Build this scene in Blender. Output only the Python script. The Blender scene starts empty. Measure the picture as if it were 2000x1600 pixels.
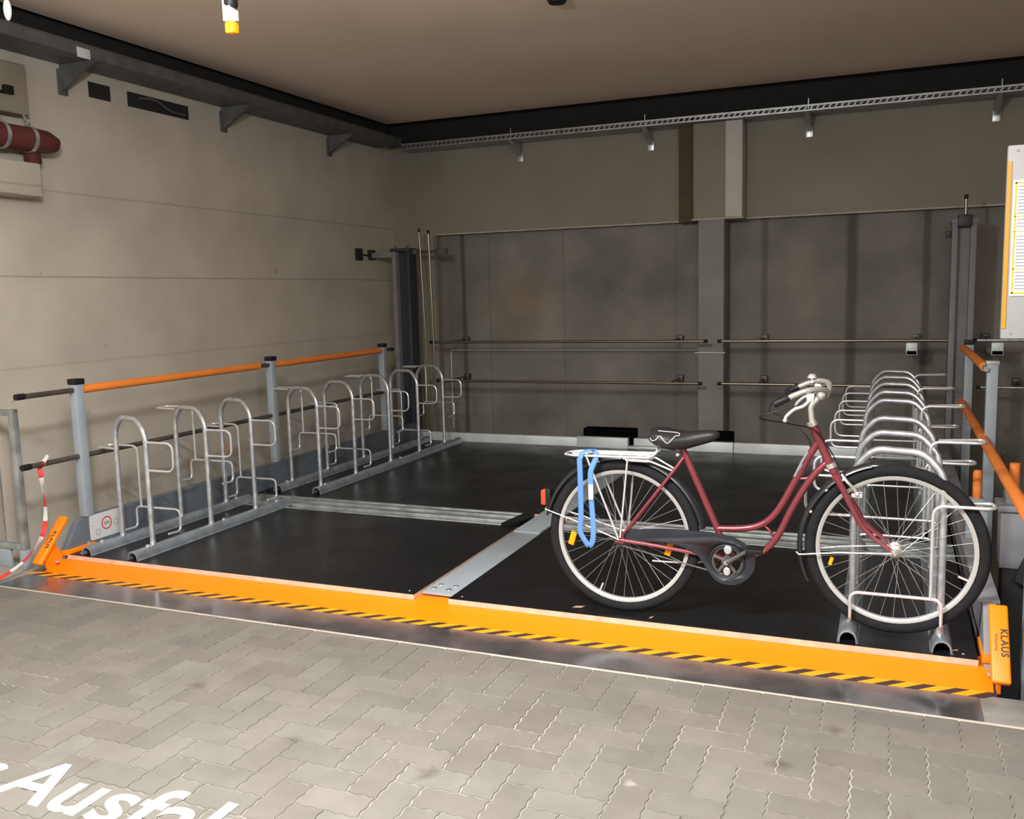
import bpy, bmesh, math, random
from mathutils import Vector, Matrix
random.seed(7)
PI = math.pi
S = bpy.context.scene
COL = S.collection

# ------------------------------------------------------------------ camera
cam_d = bpy.data.cameras.new('camera'); cam = bpy.data.objects.new('camera', cam_d); COL.objects.link(cam)
r_ = Vector((0.92402226, 0.38154499, -0.02462268)); u_ = Vector((-0.02509964, 0.12479526, 0.99186499)); f_ = Vector((-0.38151391, 0.91588731, -0.12489024))
cam.matrix_world = Matrix(((r_.x, u_.x, -f_.x, 0), (r_.y, u_.y, -f_.y, 0), (r_.z, u_.z, -f_.z, 1.45), (0, 0, 0, 1)))
cam_d.sensor_fit = 'HORIZONTAL'; cam_d.sensor_width = 36.0; cam_d.lens = 36.0 * 1785.3 / 2000.0
cam_d.clip_start = 0.05; cam_d.clip_end = 100
S.camera = cam
# ------------------------------------------------------------------ world, lights, exposure
w = bpy.data.worlds.new('world'); S.world = w; w.use_nodes = True
w.node_tree.nodes['Background'].inputs[0].default_value = (0.75, 0.8, 0.9, 1)
w.node_tree.nodes['Background'].inputs[1].default_value = 0.02
S.view_settings.view_transform = 'Standard'; S.view_settings.look = 'None'
S.view_settings.exposure = 0.27; S.view_settings.gamma = 1.0; S.view_settings.use_curve_mapping = False

def fill_point(name, loc, power, radius, col=(0.96, 0.985, 1.0)):
    d = bpy.data.lights.new(name, 'POINT'); d.energy = power; d.shadow_soft_size = radius; d.color = col
    o = bpy.data.objects.new(name, d); o.location = loc; COL.objects.link(o); return o
def tube_light(loc, power, col=(0.96, 0.985, 1.0)):
    d = bpy.data.lights.new('tube_light', 'AREA'); d.shape = 'RECTANGLE'; d.size = 1.2; d.size_y = 0.10; d.energy = power; d.color = col
    o = bpy.data.objects.new('tube_light', d); o.location = loc; COL.objects.link(o); return o
for x, y, p in ((-1.3, 1.3, 135), (0.5, 0.7, 55), (-3.1, 0.1, 60), (2.6, -1.6, 60)):
    tube_light((x, y, 2.80), p)
for x, y, p in ((-1.65, 1.35, 185), (0.6, 0.6, 50), (-3.2, 0.2, 30), (2.6, -1.6, 60)):
    fill_point('ceiling_fill', (x, y, 2.45), p, 0.10)  # added bare point fills without fixtures, to brighten the ceiling

# ------------------------------------------------------------------ materials
def mat(name, col, rough=0.6, metal=0.0, var=0.12, scale=8.0, bump=0.0, bscale=60.0, spec=0.5, coat=0.0, rvar=0.0):
    m = bpy.data.materials.new(name); m.use_nodes = True; nt = m.node_tree; N = nt.nodes; L = nt.links
    b = N['Principled BSDF']; b.inputs['Roughness'].default_value = rough; b.inputs['Metallic'].default_value = metal
    b.inputs['Specular IOR Level'].default_value = spec; b.inputs['Coat Weight'].default_value = coat
    tc = N.new('ShaderNodeTexCoord')
    n = N.new('ShaderNodeTexNoise'); n.inputs['Scale'].default_value = scale; n.inputs['Detail'].default_value = 6
    L.new(tc.outputs['Object'], n.inputs['Vector'])
    cr = N.new('ShaderNodeValToRGB'); e = cr.color_ramp.elements
    e[0].position = 0.3; e[1].position = 0.7
    e[0].color = [max(0, c * (1 - var)) for c in col] + [1]; e[1].color = [min(1, c * (1 + var)) for c in col] + [1]
    L.new(n.outputs['Fac'], cr.inputs['Fac']); L.new(cr.outputs['Color'], b.inputs['Base Color'])
    if rvar:
        mr = N.new('ShaderNodeMapRange'); mr.inputs['To Min'].default_value = max(0.02, rough - rvar); mr.inputs['To Max'].default_value = min(1, rough + rvar)
        mr.inputs['From Min'].default_value = 0.3; mr.inputs['From Max'].default_value = 0.7
        L.new(n.outputs['Fac'], mr.inputs['Value']); L.new(mr.outputs['Result'], b.inputs['Roughness'])
    if bump:
        n2 = N.new('ShaderNodeTexNoise'); n2.inputs['Scale'].default_value = bscale; n2.inputs['Detail'].default_value = 4
        L.new(tc.outputs['Object'], n2.inputs['Vector'])
        bp = N.new('ShaderNodeBump'); bp.inputs['Strength'].default_value = bump; bp.inputs['Distance'].default_value = 0.005
        L.new(n2.outputs['Fac'], bp.inputs['Height']); L.new(bp.outputs['Normal'], b.inputs['Normal'])
    m['_out'] = cr.name
    return m

def lines_on(m, axis, vals, width, dark, wob=0.006, strength=0.6):
    """thin formwork joints across a concrete material, at fixed coordinates on one axis"""
    nt = m.node_tree; N = nt.nodes; L = nt.links; b = N['Principled BSDF']
    src = b.inputs['Base Color'].links[0].from_socket
    tc = N.new('ShaderNodeTexCoord'); sp = N.new('ShaderNodeSeparateXYZ'); L.new(tc.outputs['Object'], sp.inputs[0])
    nz = N.new('ShaderNodeTexNoise'); nz.inputs['Scale'].default_value = 3; L.new(tc.outputs['Object'], nz.inputs['Vector'])
    mw = N.new('ShaderNodeMath'); mw.operation = 'MULTIPLY_ADD'; mw.inputs[1].default_value = wob * 2; L.new(nz.outputs['Fac'], mw.inputs[0]); L.new(sp.outputs[axis], mw.inputs[2])
    acc = None
    for v in vals:
        v, ww, st = v if isinstance(v, tuple) else (v, width, strength)
        a = N.new('ShaderNodeMath'); a.operation = 'SUBTRACT'; L.new(mw.outputs[0], a.inputs[0]); a.inputs[1].default_value = v + wob
        ab = N.new('ShaderNodeMath'); ab.operation = 'ABSOLUTE'; L.new(a.outputs[0], ab.inputs[0])
        mr = N.new('ShaderNodeMapRange'); mr.inputs['From Min'].default_value = ww * 0.6; mr.inputs['From Max'].default_value = ww * 1.4
        mr.inputs['To Min'].default_value = st; mr.inputs['To Max'].default_value = 0; L.new(ab.outputs[0], mr.inputs['Value'])
        if acc is None: acc = mr.outputs[0]
        else:
            mx = N.new('ShaderNodeMath'); mx.operation = 'MAXIMUM'; L.new(acc, mx.inputs[0]); L.new(mr.outputs[0], mx.inputs[1]); acc = mx.outputs[0]
    mix = N.new('ShaderNodeMix'); mix.data_type = 'RGBA'; L.new(acc, mix.inputs[0]); L.new(src, mix.inputs[6]); mix.inputs[7].default_value = (*dark, 1)
    L.new(mix.outputs[2], b.inputs['Base Color'])

def blotch_on(m, center, rad, col, strength=0.5, nscale=6.0):
    nt = m.node_tree; N = nt.nodes; L = nt.links; b = N['Principled BSDF']
    src = b.inputs['Base Color'].links[0].from_socket
    tc = N.new('ShaderNodeTexCoord'); vs = N.new('ShaderNodeVectorMath'); vs.operation = 'DISTANCE'; L.new(tc.outputs['Object'], vs.inputs[0]); vs.inputs[1].default_value = center
    nz = N.new('ShaderNodeTexNoise'); nz.inputs['Scale'].default_value = nscale; nz.inputs['Detail'].default_value = 5; L.new(tc.outputs['Object'], nz.inputs['Vector'])
    md = N.new('ShaderNodeMath'); md.operation = 'MULTIPLY_ADD'; md.inputs[1].default_value = rad * 1.6; L.new(nz.outputs['Fac'], md.inputs[0]); L.new(vs.outputs['Value'], md.inputs[2])
    mr = N.new('ShaderNodeMapRange'); mr.inputs['From Min'].default_value = rad * 0.9; mr.inputs['From Max'].default_value = rad * 1.8
    mr.inputs['To Min'].default_value = strength; mr.inputs['To Max'].default_value = 0; L.new(md.outputs[0], mr.inputs['Value'])
    mix = N.new('ShaderNodeMix'); mix.data_type = 'RGBA'; L.new(mr.outputs[0], mix.inputs[0]); L.new(src, mix.inputs[6]); mix.inputs[7].default_value = (*col, 1)
    L.new(mix.outputs[2], b.inputs['Base Color'])

M = {}
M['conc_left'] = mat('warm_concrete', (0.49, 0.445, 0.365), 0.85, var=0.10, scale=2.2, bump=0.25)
lines_on(M['conc_left'], 2, [(1.635, 0.006, 0.45), (2.178, 0.006, 0.35), (1.07, 0.008, 0.18)], 0.006, (0.16, 0.13, 0.09))
for _c, _r in (((-5, 4.28, 1.66), 0.012), ((-5, 5.45, 2.19), 0.012), ((-5, 6.7, 1.70), 0.03), ((-5, 4.75, 1.17), 0.010), ((-5, 5.2, 1.25), 0.010), ((-5, 4.0, 0.87), 0.014)):
    blotch_on(M['conc_left'], _c, _r, (0.17, 0.13, 0.08), 0.6, 20)
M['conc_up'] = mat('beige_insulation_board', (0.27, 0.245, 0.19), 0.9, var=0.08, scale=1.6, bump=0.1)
lines_on(M['conc_up'], 0, [(-0.72, 0.004, 0.3), (-2.9, 0.003, 0.15)], 0.004, (0.2, 0.16, 0.1))
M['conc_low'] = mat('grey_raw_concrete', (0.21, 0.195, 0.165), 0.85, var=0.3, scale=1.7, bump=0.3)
lines_on(M['conc_low'], 0, [(-4.23, 0.024, 0.8), (-3.10, 0.008, 0.25), (-1.11, 0.03, 0.5), (-0.345, 0.045, 0.75), (0.27, 0.03, 0.7), (-3.93, 0.01, 0.25), (-1.95, 0.02, 0.15)], 0.01, (0.07, 0.06, 0.05), wob=0.008)
blotch_on(M['conc_low'], (-3.62, 8.9, 1.35), 0.42, (0.30, 0.22, 0.13), 0.55)
blotch_on(M['conc_low'], (-3.4, 8.9, 0.25), 0.5, (0.13, 0.12, 0.11), 0.4)
blotch_on(M['conc_low'], (-2.0, 8.9, 1.5), 0.35, (0.11, 0.10, 0.09), 0.5)
for _x, _z in ((-2.49, 1.475), (-2.49, 0.42), (-3.70, 0.42), (-1.96, 0.42), (-1.96, 1.475), (-1.18, 1.475), (-1.18, 0.42), (-2.85, 2.05), (0.25, 1.475)):
    blotch_on(M['conc_low'], (_x, 8.9, _z), 0.014, (0.05, 0.04, 0.03), 0.7, 20)
M['ceil'] = mat('ceiling_panel', (0.84, 0.67, 0.54), 0.95, var=0.06, scale=0.8, bump=0.1)
M['shade_band'] = mat('edge_shade_black', (0.022, 0.02, 0.018), 0.95)  # black colour stands in for shade along the ceiling edge
M['trim'] = mat('pale_edge_profile', (0.50, 0.44, 0.36), 0.7)
M['olive'] = mat('olive_brown_strip', (0.085, 0.07, 0.03), 0.8)
M['palegrey'] = mat('pale_grey_panel', (0.56, 0.53, 0.49), 0.7, var=0.05)
M['pillar'] = mat('pillar_concrete', (0.26, 0.25, 0.225), 0.85, var=0.1, scale=3)
M['galv'] = mat('galvanised_steel', (0.66, 0.69, 0.71), 0.34, 0.8, var=0.14, scale=25, rvar=0.08)
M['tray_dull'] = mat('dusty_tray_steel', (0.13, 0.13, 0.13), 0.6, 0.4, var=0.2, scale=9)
M['galv_dull'] = mat('dull_galvanised_steel', (0.36, 0.38, 0.37), 0.5, 0.6, var=0.3, scale=9, rvar=0.12)
M['kerb'] = mat('zinc_sheet', (0.66, 0.71, 0.69), 0.5, 0.3, var=0.12, scale=5)
M['chrome'] = mat('bright_zinc_wire', (0.85, 0.86, 0.86), 0.3, 0.7, var=0.05, scale=20)
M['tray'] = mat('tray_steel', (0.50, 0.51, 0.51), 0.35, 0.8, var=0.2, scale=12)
M['bluegrey'] = mat('blue_grey_paint', (0.30, 0.34, 0.37), 0.45, 0.0, var=0.06, scale=6, bump=0.05)
M['plate'] = mat('dark_blue_grey_plate', (0.12, 0.14, 0.165), 0.5, 0.0, var=0.15, scale=4)
M['colblue'] = mat('dark_blue_column_paint', (0.028, 0.034, 0.045), 0.45, var=0.1)
M['colgrey'] = mat('grey_column_paint', (0.20, 0.19, 0.19), 0.6, var=0.1)
M['greybox'] = mat('grey_lilac_paint', (0.26, 0.26, 0.28), 0.55, var=0.06)
M['orange'] = mat('orange_paint', (0.95, 0.225, 0.0), 0.42, var=0.02, scale=3)
M['orange_foam'] = mat('orange_sleeve', (0.85, 0.235, 0.035), 0.6, var=0.05, scale=8)
M['soot'] = mat('matt_black_housing', (0.004, 0.004, 0.004), 1.0, spec=0.0)
M['rail_base'] = mat('bluish_zinc_profile', (0.34, 0.38, 0.42), 0.42, 0.6, var=0.2, scale=14, rvar=0.08)
M['black'] = mat('black_plastic', (0.010, 0.010, 0.011), 0.5, spec=0.3)
M['board'] = mat('board_grey', (0.27, 0.26, 0.255), 0.6, var=0.04)
M['rubber'] = mat('tyre_rubber', (0.012, 0.012, 0.013), 0.85, var=0.25, scale=30, spec=0.25)
M['mud'] = mat('black_mudguard', (0.02, 0.02, 0.022), 0.25, var=0.1)
M['ply_top'] = mat('black_film_faced_plywood', (0.007, 0.007, 0.008), 0.34, var=0.35, scale=3, rvar=0.08, bump=0.12, bscale=240, spec=0.3)
M['ply_edge'] = mat('plywood_edge', (0.66, 0.42, 0.29), 0.7, var=0.15, scale=20)
M['thresh'] = mat('dark_steel_threshold', (0.30, 0.31, 0.32), 0.22, 0.85, var=0.3, scale=5, rvar=0.08)
M['yellow'] = mat('hazard_yellow', (0.95, 0.36, 0.01), 0.5, var=0.03)
M['hblack'] = mat('hazard_black', (0.02, 0.02, 0.02), 0.5)
M['white'] = mat('white_plastic', (0.62, 0.62, 0.61), 0.5, var=0.03)
M['paint'] = mat('white_road_paint', (0.52, 0.50, 0.45), 0.7, var=0.06, scale=20, bump=0.2)
M['red'] = mat('red_print', (0.62, 0.03, 0.03), 0.5)
M['greyprint'] = mat('grey_print', (0.25, 0.25, 0.27), 0.5)
M['joint'] = mat('sandy_joint', (0.25, 0.235, 0.195), 0.95, var=0.65, scale=1.3)
M['floorc'] = mat('floor_concrete', (0.33, 0.31, 0.26), 0.9, var=0.12, scale=4, bump=0.2)
M['sill'] = mat('pale_sill_concrete', (0.20, 0.19, 0.17), 0.9, var=0.25, scale=9, bump=0.3)
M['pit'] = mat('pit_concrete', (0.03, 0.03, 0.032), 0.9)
M['brass'] = mat('yellow_passivated_pipe', (0.30, 0.27, 0.20), 0.3, 0.9, var=0.08)
M['darkpipe'] = mat('dark_steel_pipe', (0.10, 0.085, 0.07), 0.45, 0.4, var=0.2, scale=12)
M['redpipe'] = mat('oxide_red_pipe', (0.10, 0.022, 0.018), 0.6, var=0.15, scale=8)
M['frame'] = mat('metallic_red_frame', (0.26, 0.05, 0.062), 0.3, 0.45, var=0.08, scale=30, coat=0.3)
M['rim'] = mat('aluminium_rim', (0.50, 0.49, 0.47), 0.4, 0.35, var=0.03)
M['alloy'] = mat('grey_alloy', (0.62, 0.60, 0.56), 0.38, 0.7, var=0.06)
M['steelwhite'] = mat('bright_stay_steel', (0.70, 0.70, 0.68), 0.3, 0.5, var=0.03)
M['spoke'] = mat('spoke_steel', (0.38, 0.38, 0.39), 0.4, 0.7)
M['leather'] = mat('black_vinyl', (0.018, 0.018, 0.019), 0.4, var=0.2, scale=20)
M['darkmetal'] = mat('dusty_dark_metal', (0.09, 0.085, 0.075), 0.6, 0.3, var=0.3, scale=20)
M['ccase'] = mat('blue_black_chaincase', (0.018, 0.020, 0.028), 0.42, var=0.15, scale=10)
M['amber'] = mat('amber_reflector', (1.0, 0.36, 0.0), 0.2, var=0.05)
M['redlens'] = mat('red_lens', (0.75, 0.06, 0.02), 0.25)
M['strapblue'] = mat('sky_blue_strap', (0.10, 0.24, 0.58), 0.6, var=0.08, scale=14)
M['strappale'] = mat('pale_strap_print', (0.55, 0.62, 0.75), 0.6)
M['leaf'] = mat('dry_leaf', (0.36, 0.24, 0.17), 0.8)
M['paver'] = None

def paver_mat():
    m = mat('grey_concrete_paver', (0.158, 0.149, 0.127), 0.88, var=0.10, scale=7, bump=0.35, bscale=180)
    nt = m.node_tree; N = nt.nodes; L = nt.links; b = N['Principled BSDF']
    src = b.inputs['Base Color'].links[0].from_socket
    at = N.new('ShaderNodeAttribute'); at.attribute_name = 'tint'
    mix = N.new('ShaderNodeMix'); mix.data_type = 'RGBA'; mix.blend_type = 'MULTIPLY'; mix.inputs[0].default_value = 1.0
    L.new(src, mix.inputs[6]); L.new(at.outputs['Color'], mix.inputs[7]); L.new(mix.outputs[2], b.inputs['Base Color'])
    return m
M['paver'] = paver_mat()
for c, rd in (((-2.55, 2.75, -0.08), 0.05), ((-1.35, 2.45, -0.08), 0.05), ((-1.9, 2.5, -0.08), 0.035), ((-0.3, 2.9, -0.08), 0.05), ((-0.15, 3.2, -0.08), 0.04)):
    blotch_on(M['paver'], c, rd, (0.07, 0.055, 0.045), 0.6, 30)
blotch_on(M['paver'], (-0.72, 2.62, -0.08), 0.025, (0.5, 0.48, 0.43), 0.5, 40)

# ------------------------------------------------------------------ geometry helpers
class MB:
    def __init__(s): s.bm = bmesh.new(); s.mi = 0
    def _tag(s, faces):
        for f in faces: f.material_index = s.mi
    def box(s, x0, x1, y0, y1, z0, z1, bev=0.0, rot=None, seg=2):
        d = bmesh.ops.create_cube(s.bm, size=1.0); vs = d['verts']
        bmesh.ops.scale(s.bm, vec=(x1 - x0, y1 - y0, z1 - z0), verts=vs)
        if bev > 0:
            es = list({e for v in vs for e in v.link_edges})
            r = bmesh.ops.bevel(s.bm, geom=es, offset=bev, segments=seg, affect='EDGES', profile=0.5)
            vs = list({v for f in r['faces'] for v in f.verts} | {v for v in vs if v.is_valid})
        c = Vector(((x0 + x1) / 2, (y0 + y1) / 2, (z0 + z1) / 2))
        if rot is not None: bmesh.ops.transform(s.bm, matrix=rot, verts=vs)
        bmesh.ops.translate(s.bm, vec=c, verts=vs)
        s._tag({f for v in vs for f in v.link_faces}); return s
    def tube(s, pts, r, seg=10, closed=False, cap=True, smooth=True):
        pts = [Vector(p) for p in pts]; n = len(pts)
        rr = r if isinstance(r, (list, tuple)) else [r] * n
        tang = []
        for i in range(n):
            a = pts[(i - 1) % n] if (closed or i > 0) else pts[i]
            b = pts[(i + 1) % n] if (closed or i < n - 1) else pts[i]
            t = (b - a); tang.append(t.normalized() if t.length > 1e-9 else Vector((0, 0, 1)))
        up = Vector((0, 0, 1)) if abs(tang[0].z) < 0.9 else Vector((0, 1, 0))
        nrm = tang[0].cross(up).normalized(); rings = []
        for i in range(n):
            nrm = (nrm - tang[i] * nrm.dot(tang[i]))
            nrm = nrm.normalized() if nrm.length > 1e-6 else tang[i].orthogonal().normalized()
            bi = tang[i].cross(nrm)
            rings.append([s.bm.verts.new(pts[i] + (nrm * math.cos(2 * PI * k / seg) + bi * math.sin(2 * PI * k / seg)) * rr[i]) for k in range(seg)])
        fs = []
        for i in range(n if closed else n - 1):
            A, B = rings[i], rings[(i + 1) % n]
            for k in range(seg):
                f = s.bm.faces.new((A[k], A[(k + 1) % seg], B[(k + 1) % seg], B[k])); f.smooth = smooth; fs.append(f)
        if cap and not closed:
            fs.append(s.bm.faces.new(rings[0][::-1])); fs.append(s.bm.faces.new(rings[-1]))
        s._tag(fs); return s
    def prism(s, pts, vec, bev=0.0):
        """closed outline pts (3D, planar) extruded by vec"""
        vec = Vector(vec)
        a = [s.bm.verts.new(Vector(p)) for p in pts]; b = [s.bm.verts.new(Vector(p) + vec) for p in pts]; n = len(a)
        fs = [s.bm.faces.new(a[::-1]), s.bm.faces.new(b)]
        for i in range(n): fs.append(s.bm.faces.new((a[i], a[(i + 1) % n], b[(i + 1) % n], b[i])))
        s._tag(fs); return s
    def lathe(s, prof, center, axis='Y', seg=24, closed=False, a0=0, a1=2 * PI):
        """prof: list of (radius, offset along axis)"""
        c = Vector(center); full = abs(a1 - a0) > 6.28; m = seg if full else seg + 1; rings = []
        for (r, h) in prof:
            ring = []
            for k in range(m):
                a = a0 + (a1 - a0) * k / seg
                if axis == 'Y': v = Vector((r * math.cos(a), h, r * math.sin(a)))
                elif axis == 'Z': v = Vector((r * math.cos(a), r * math.sin(a), h))
                else: v = Vector((h, r * math.cos(a), r * math.sin(a)))
                ring.append(s.bm.verts.new(c + v))
            rings.append(ring)
        fs = []; P = len(prof)
        for i in range(P if closed else P - 1):
            A, B = rings[i], rings[(i + 1) % P]
            for k in range(m if full else m - 1):
                f = s.bm.faces.new((A[k], A[(k + 1) % m], B[(k + 1) % m], B[k])); f.smooth = True; fs.append(f)
        if not closed and full:
            for ring in (rings[0], rings[-1]):
                try: fs.append(s.bm.faces.new(ring))
                except ValueError: pass
        s._tag(fs); return s
    def ball(s, c, r, sc=(1, 1, 1), seg=12):
        d = bmesh.ops.create_uvsphere(s.bm, u_segments=seg, v_segments=max(6, seg // 2 + 2), radius=r); vs = d['verts']
        bmesh.ops.scale(s.bm, vec=sc, verts=vs); bmesh.ops.translate(s.bm, vec=c, verts=vs)
        fs = {f for v in vs for f in v.link_faces}
        for f in fs: f.smooth = True
        s._tag(fs); return s
    def cyl(s, a, b, r, seg=14): return s.tube([a, b], r, seg, smooth=True)
    def build(s, name, mats, parent=None):
        bmesh.ops.recalc_face_normals(s.bm, faces=s.bm.faces)
        me = bpy.data.meshes.new(name); s.bm.to_mesh(me); s.bm.free()
        for m in (mats if isinstance(mats, (list, tuple)) else [mats]): me.materials.append(M[m] if isinstance(m, str) else m)
        try: me.set_sharp_from_angle(angle=math.radians(40))
        except Exception: pass
        o = bpy.data.objects.new(name, me); COL.objects.link(o)
        if parent: o.parent = parent
        return o

def fillet(pts, r, n=6):
    """round the corners of a polyline"""
    pts = [Vector(p) for p in pts]; out = [pts[0]]
    for i in range(1, len(pts) - 1):
        p, a, b = pts[i], pts[i - 1], pts[i + 1]; ri = r[i] if isinstance(r, (list, tuple)) else r
        da, db = (a - p), (b - p); ri = min(ri, da.length * 0.49, db.length * 0.49); da.normalize(); db.normalize()
        A, B = p + da * ri, p + db * ri
        for k in range(n + 1):
            t = k / n; out.append(A * (1 - t) ** 2 + p * 2 * t * (1 - t) + B * t * t)
    out.append(pts[-1]); return out
def spline(pts, n=8):
    pts = [Vector(p) for p in pts]; out = []
    for i in range(len(pts) - 1):
        p0 = pts[max(0, i - 1)]; p1 = pts[i]; p2 = pts[i + 1]; p3 = pts[min(len(pts) - 1, i + 2)]
        for k in range(n):
            t = k / n
            out.append(0.5 * ((2 * p1) + (p2 - p0) * t + (2 * p0 - 5 * p1 + 4 * p2 - p3) * t * t + (3 * p1 - p0 - 3 * p2 + p3) * t ** 3))
    out.append(pts[-1]); return out
def thing(name, label, cat, loc=(0, 0, 0), group=None):
    o = bpy.data.objects.new(name, None); o.empty_display_size = 0.1; COL.objects.link(o); o.location = loc
    o['label'] = label; o['category'] = cat
    if group: o['group'] = group
    return o
def tag(o, label, cat, group=None):
    o['label'] = label; o['category'] = cat
    if group: o['group'] = group
    return o
def struct(o): o['kind'] = 'structure'; return o
def lettering(name, body, size, mtx, m, parent=None, offset=0.0, extrude=0.0005, width=1.0, align='CENTER', spacing=1.0):
    cu = bpy.data.curves.new(name, 'FONT'); cu.body = body; cu.size = size; cu.offset = offset; cu.extrude = extrude; cu.align_x = align; cu.space_character = spacing
    cu.resolution_u = 6
    t = bpy.data.objects.new(name + '_tmp', cu); COL.objects.link(t); bpy.context.view_layer.update()
    me = bpy.data.meshes.new_from_object(t.evaluated_get(bpy.context.evaluated_depsgraph_get()))
    bpy.data.objects.remove(t); me.materials.clear(); me.materials.append(M[m])
    for v in me.vertices: v.co.x *= width
    me.transform(mtx); me.name = name
    o = bpy.data.objects.new(name, me); COL.objects.link(o)
    if parent: o.parent = parent
    return o
def frame_mtx(o, x, y):
    x = Vector(x).normalized(); y = Vector(y).normalized(); z = x.cross(y)
    return Matrix(((x.x, y.x, z.x, o[0]), (x.y, y.y, z.y, o[1]), (x.z, y.z, z.z, o[2]), (0, 0, 0, 1)))

# ================================================================== SETTING
ZR = -0.08                       # road level; the lift deck is z = 0
XL, YB, ZC = -5.0, 8.8, 3.22
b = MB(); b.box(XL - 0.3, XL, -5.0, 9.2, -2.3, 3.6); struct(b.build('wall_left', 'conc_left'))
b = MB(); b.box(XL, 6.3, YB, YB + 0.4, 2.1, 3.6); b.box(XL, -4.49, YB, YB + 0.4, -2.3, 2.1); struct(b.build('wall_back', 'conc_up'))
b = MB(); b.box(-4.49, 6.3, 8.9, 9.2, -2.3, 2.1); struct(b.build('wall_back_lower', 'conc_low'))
b = MB(); b.box(-4.49, 6.0, YB - 0.012, YB + 0.1, 2.09, 2.102); struct(b.build('trim_1', 'trim'))
b = MB(); b.box(-4.86, 6.3, -5.0, 8.50, ZC, ZC + 0.12); struct(b.build('ceiling', 'ceil'))
b = MB(); b.box(XL - 0.3, 6.3, -5.0, 9.2, ZC + 0.12, ZC + 0.4); b.box(XL, XL + 0.01, -5.0, YB, 3.08, ZC + 0.12); b.box(XL, 6.0, YB - 0.01, YB, 3.04, ZC + 0.12); struct(b.build('ceiling_shade_band', 'shade_band'))  # slab and wall-top strips, blackened to paint the shade above the trays
b = MB(); b.box(6.0, 6.3, -5.0, 9.2, -2.3, 3.6); struct(b.build('wall_right', 'conc_left'))
b = MB(); b.box(XL, 6.0, -5.3, -5.0, -2.3, 3.6); struct(b.build('wall_front', 'conc_left'))

# pavers: herringbone blocks with wavy interlocking sides
def build_road():
    bm = bmesh.new(); W = 0.1125; YE = 3.425
    lay = bm.loops.layers.float_color.new('tint')
    ox, oy = 0.03, 0.02
    def warp(x, y):
        g = lambda t: 0.0028 * max(-1, min(1, 1.6 * math.sin(4 * PI * t / W)))
        return x + g(y - oy + 0.01), y + g(x - ox + 0.01)
    x0, x1, y0, y1 = -5.0, 3.0, 1.0, 3.45
    ox, oy = 0.03, 0.02
    for cy in range(int((y0) / W) - 1, int(y1 / W) + 2):
        for cx in range(int(x0 / W) - 1, int(x1 / W) + 2):
            k = (cx + cy) % 4
            if k == 0: w, h = 2, 1
            elif k == 2: w, h = 1, 2
            else: continue
            if k == 2: bx, by = cx, cy
            else: bx, by = cx, cy
            X0, Y0 = bx * W + ox, by * W + oy
            if Y0 > YE - 0.012 or X0 + w * W < x0 + 0.02 or Y0 < y0: continue
            ins = 0.0016; X1, Y1 = X0 + w * W, Y0 + h * W
            n = 12; P = []
            for i in range(n * w): P.append((X0 + W * i / n, Y0, 0, 1))
            for i in range(n * h): P.append((X1, Y0 + W * i / n, -1, 0))
            for i in range(n * w): P.append((X1 - W * i / n, Y1, 0, -1))
            for i in range(n * h): P.append((X0, Y1 - W * i / n, 1, 0))
            cxm, cym = (X0 + X1) / 2, (Y0 + Y1) / 2
            def mk(extra, z):
                vs = []
                for (x, y, nx, ny) in P:
                    wx, wy = warp(x, y)
                    sx = (X1 - X0 - 2 * (ins + extra)) / (X1 - X0); sy = (Y1 - Y0 - 2 * (ins + extra)) / (Y1 - Y0)
                    px = cxm + (wx - cxm) * sx; py = cym + (wy - cym) * sy
                    vs.append(bm.verts.new((max(px, XL + 0.001), min(py, YE), z)))
                return vs
            tz = random.uniform(-0.0008, 0.0008)
            top = mk(0.0025, ZR + tz); bot = mk(0.0, ZR - 0.006)
            t = random.uniform(0.90, 1.08); tr = t * random.uniform(0.99, 1.04)
            fs = [bm.faces.new(top)] + [bm.faces.new((bot[i], bot[(i + 1) % len(bot)], top[(i + 1) % len(top)], top[i])) for i in range(len(top))]
            for f in fs:
                for l in f.loops: l[lay] = (tr, t, t * 0.985, 1)
    def quad(p, mi):
        f = bm.faces.new([bm.verts.new(q) for q in p]); f.material_index = mi
        for l in f.loops: l[lay] = (1, 1, 1, 1)
    zb = ZR - 0.0035
    quad([(XL, 1.0, zb), (6, 1.0, zb), (6, YE, zb), (XL, YE, zb)], 1)
    quad([(XL, -5, ZR), (6, -5, ZR), (6, 1.0, ZR), (XL, 1.0, ZR)], 0)
    quad([(3.0, 1.0, ZR), (6, 1.0, ZR), (6, YE, ZR), (3.0, YE, ZR)], 0)
    me = bpy.data.meshes.new('floor'); bmesh.ops.recalc_face_normals(bm, faces=bm.faces); bm.to_mesh(me); bm.free()
    me.materials.append(M['paver']); me.materials.append(M['joint'])
    o = bpy.data.objects.new('floor', me); COL.objects.link(o); struct(o)
build_road()
b = MB(); b.box(XL, -4.56, 3.45, 3.96, -0.35, ZR - 0.001); struct(b.build('floor_ledge', 'floorc'))
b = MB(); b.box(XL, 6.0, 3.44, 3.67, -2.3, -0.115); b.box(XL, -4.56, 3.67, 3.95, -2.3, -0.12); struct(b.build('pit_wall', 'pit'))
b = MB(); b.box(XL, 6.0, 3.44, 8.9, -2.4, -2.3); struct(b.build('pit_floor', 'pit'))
b = MB(); b.box(0.335, 6.0, 3.44, 3.675, -0.16, ZR - 0.002, 0.004); b.box(0.50, 6.0, 3.50, 3.70, -0.16, ZR + 0.008, 0.006); struct(b.build('trim_2', 'sill'))

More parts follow.
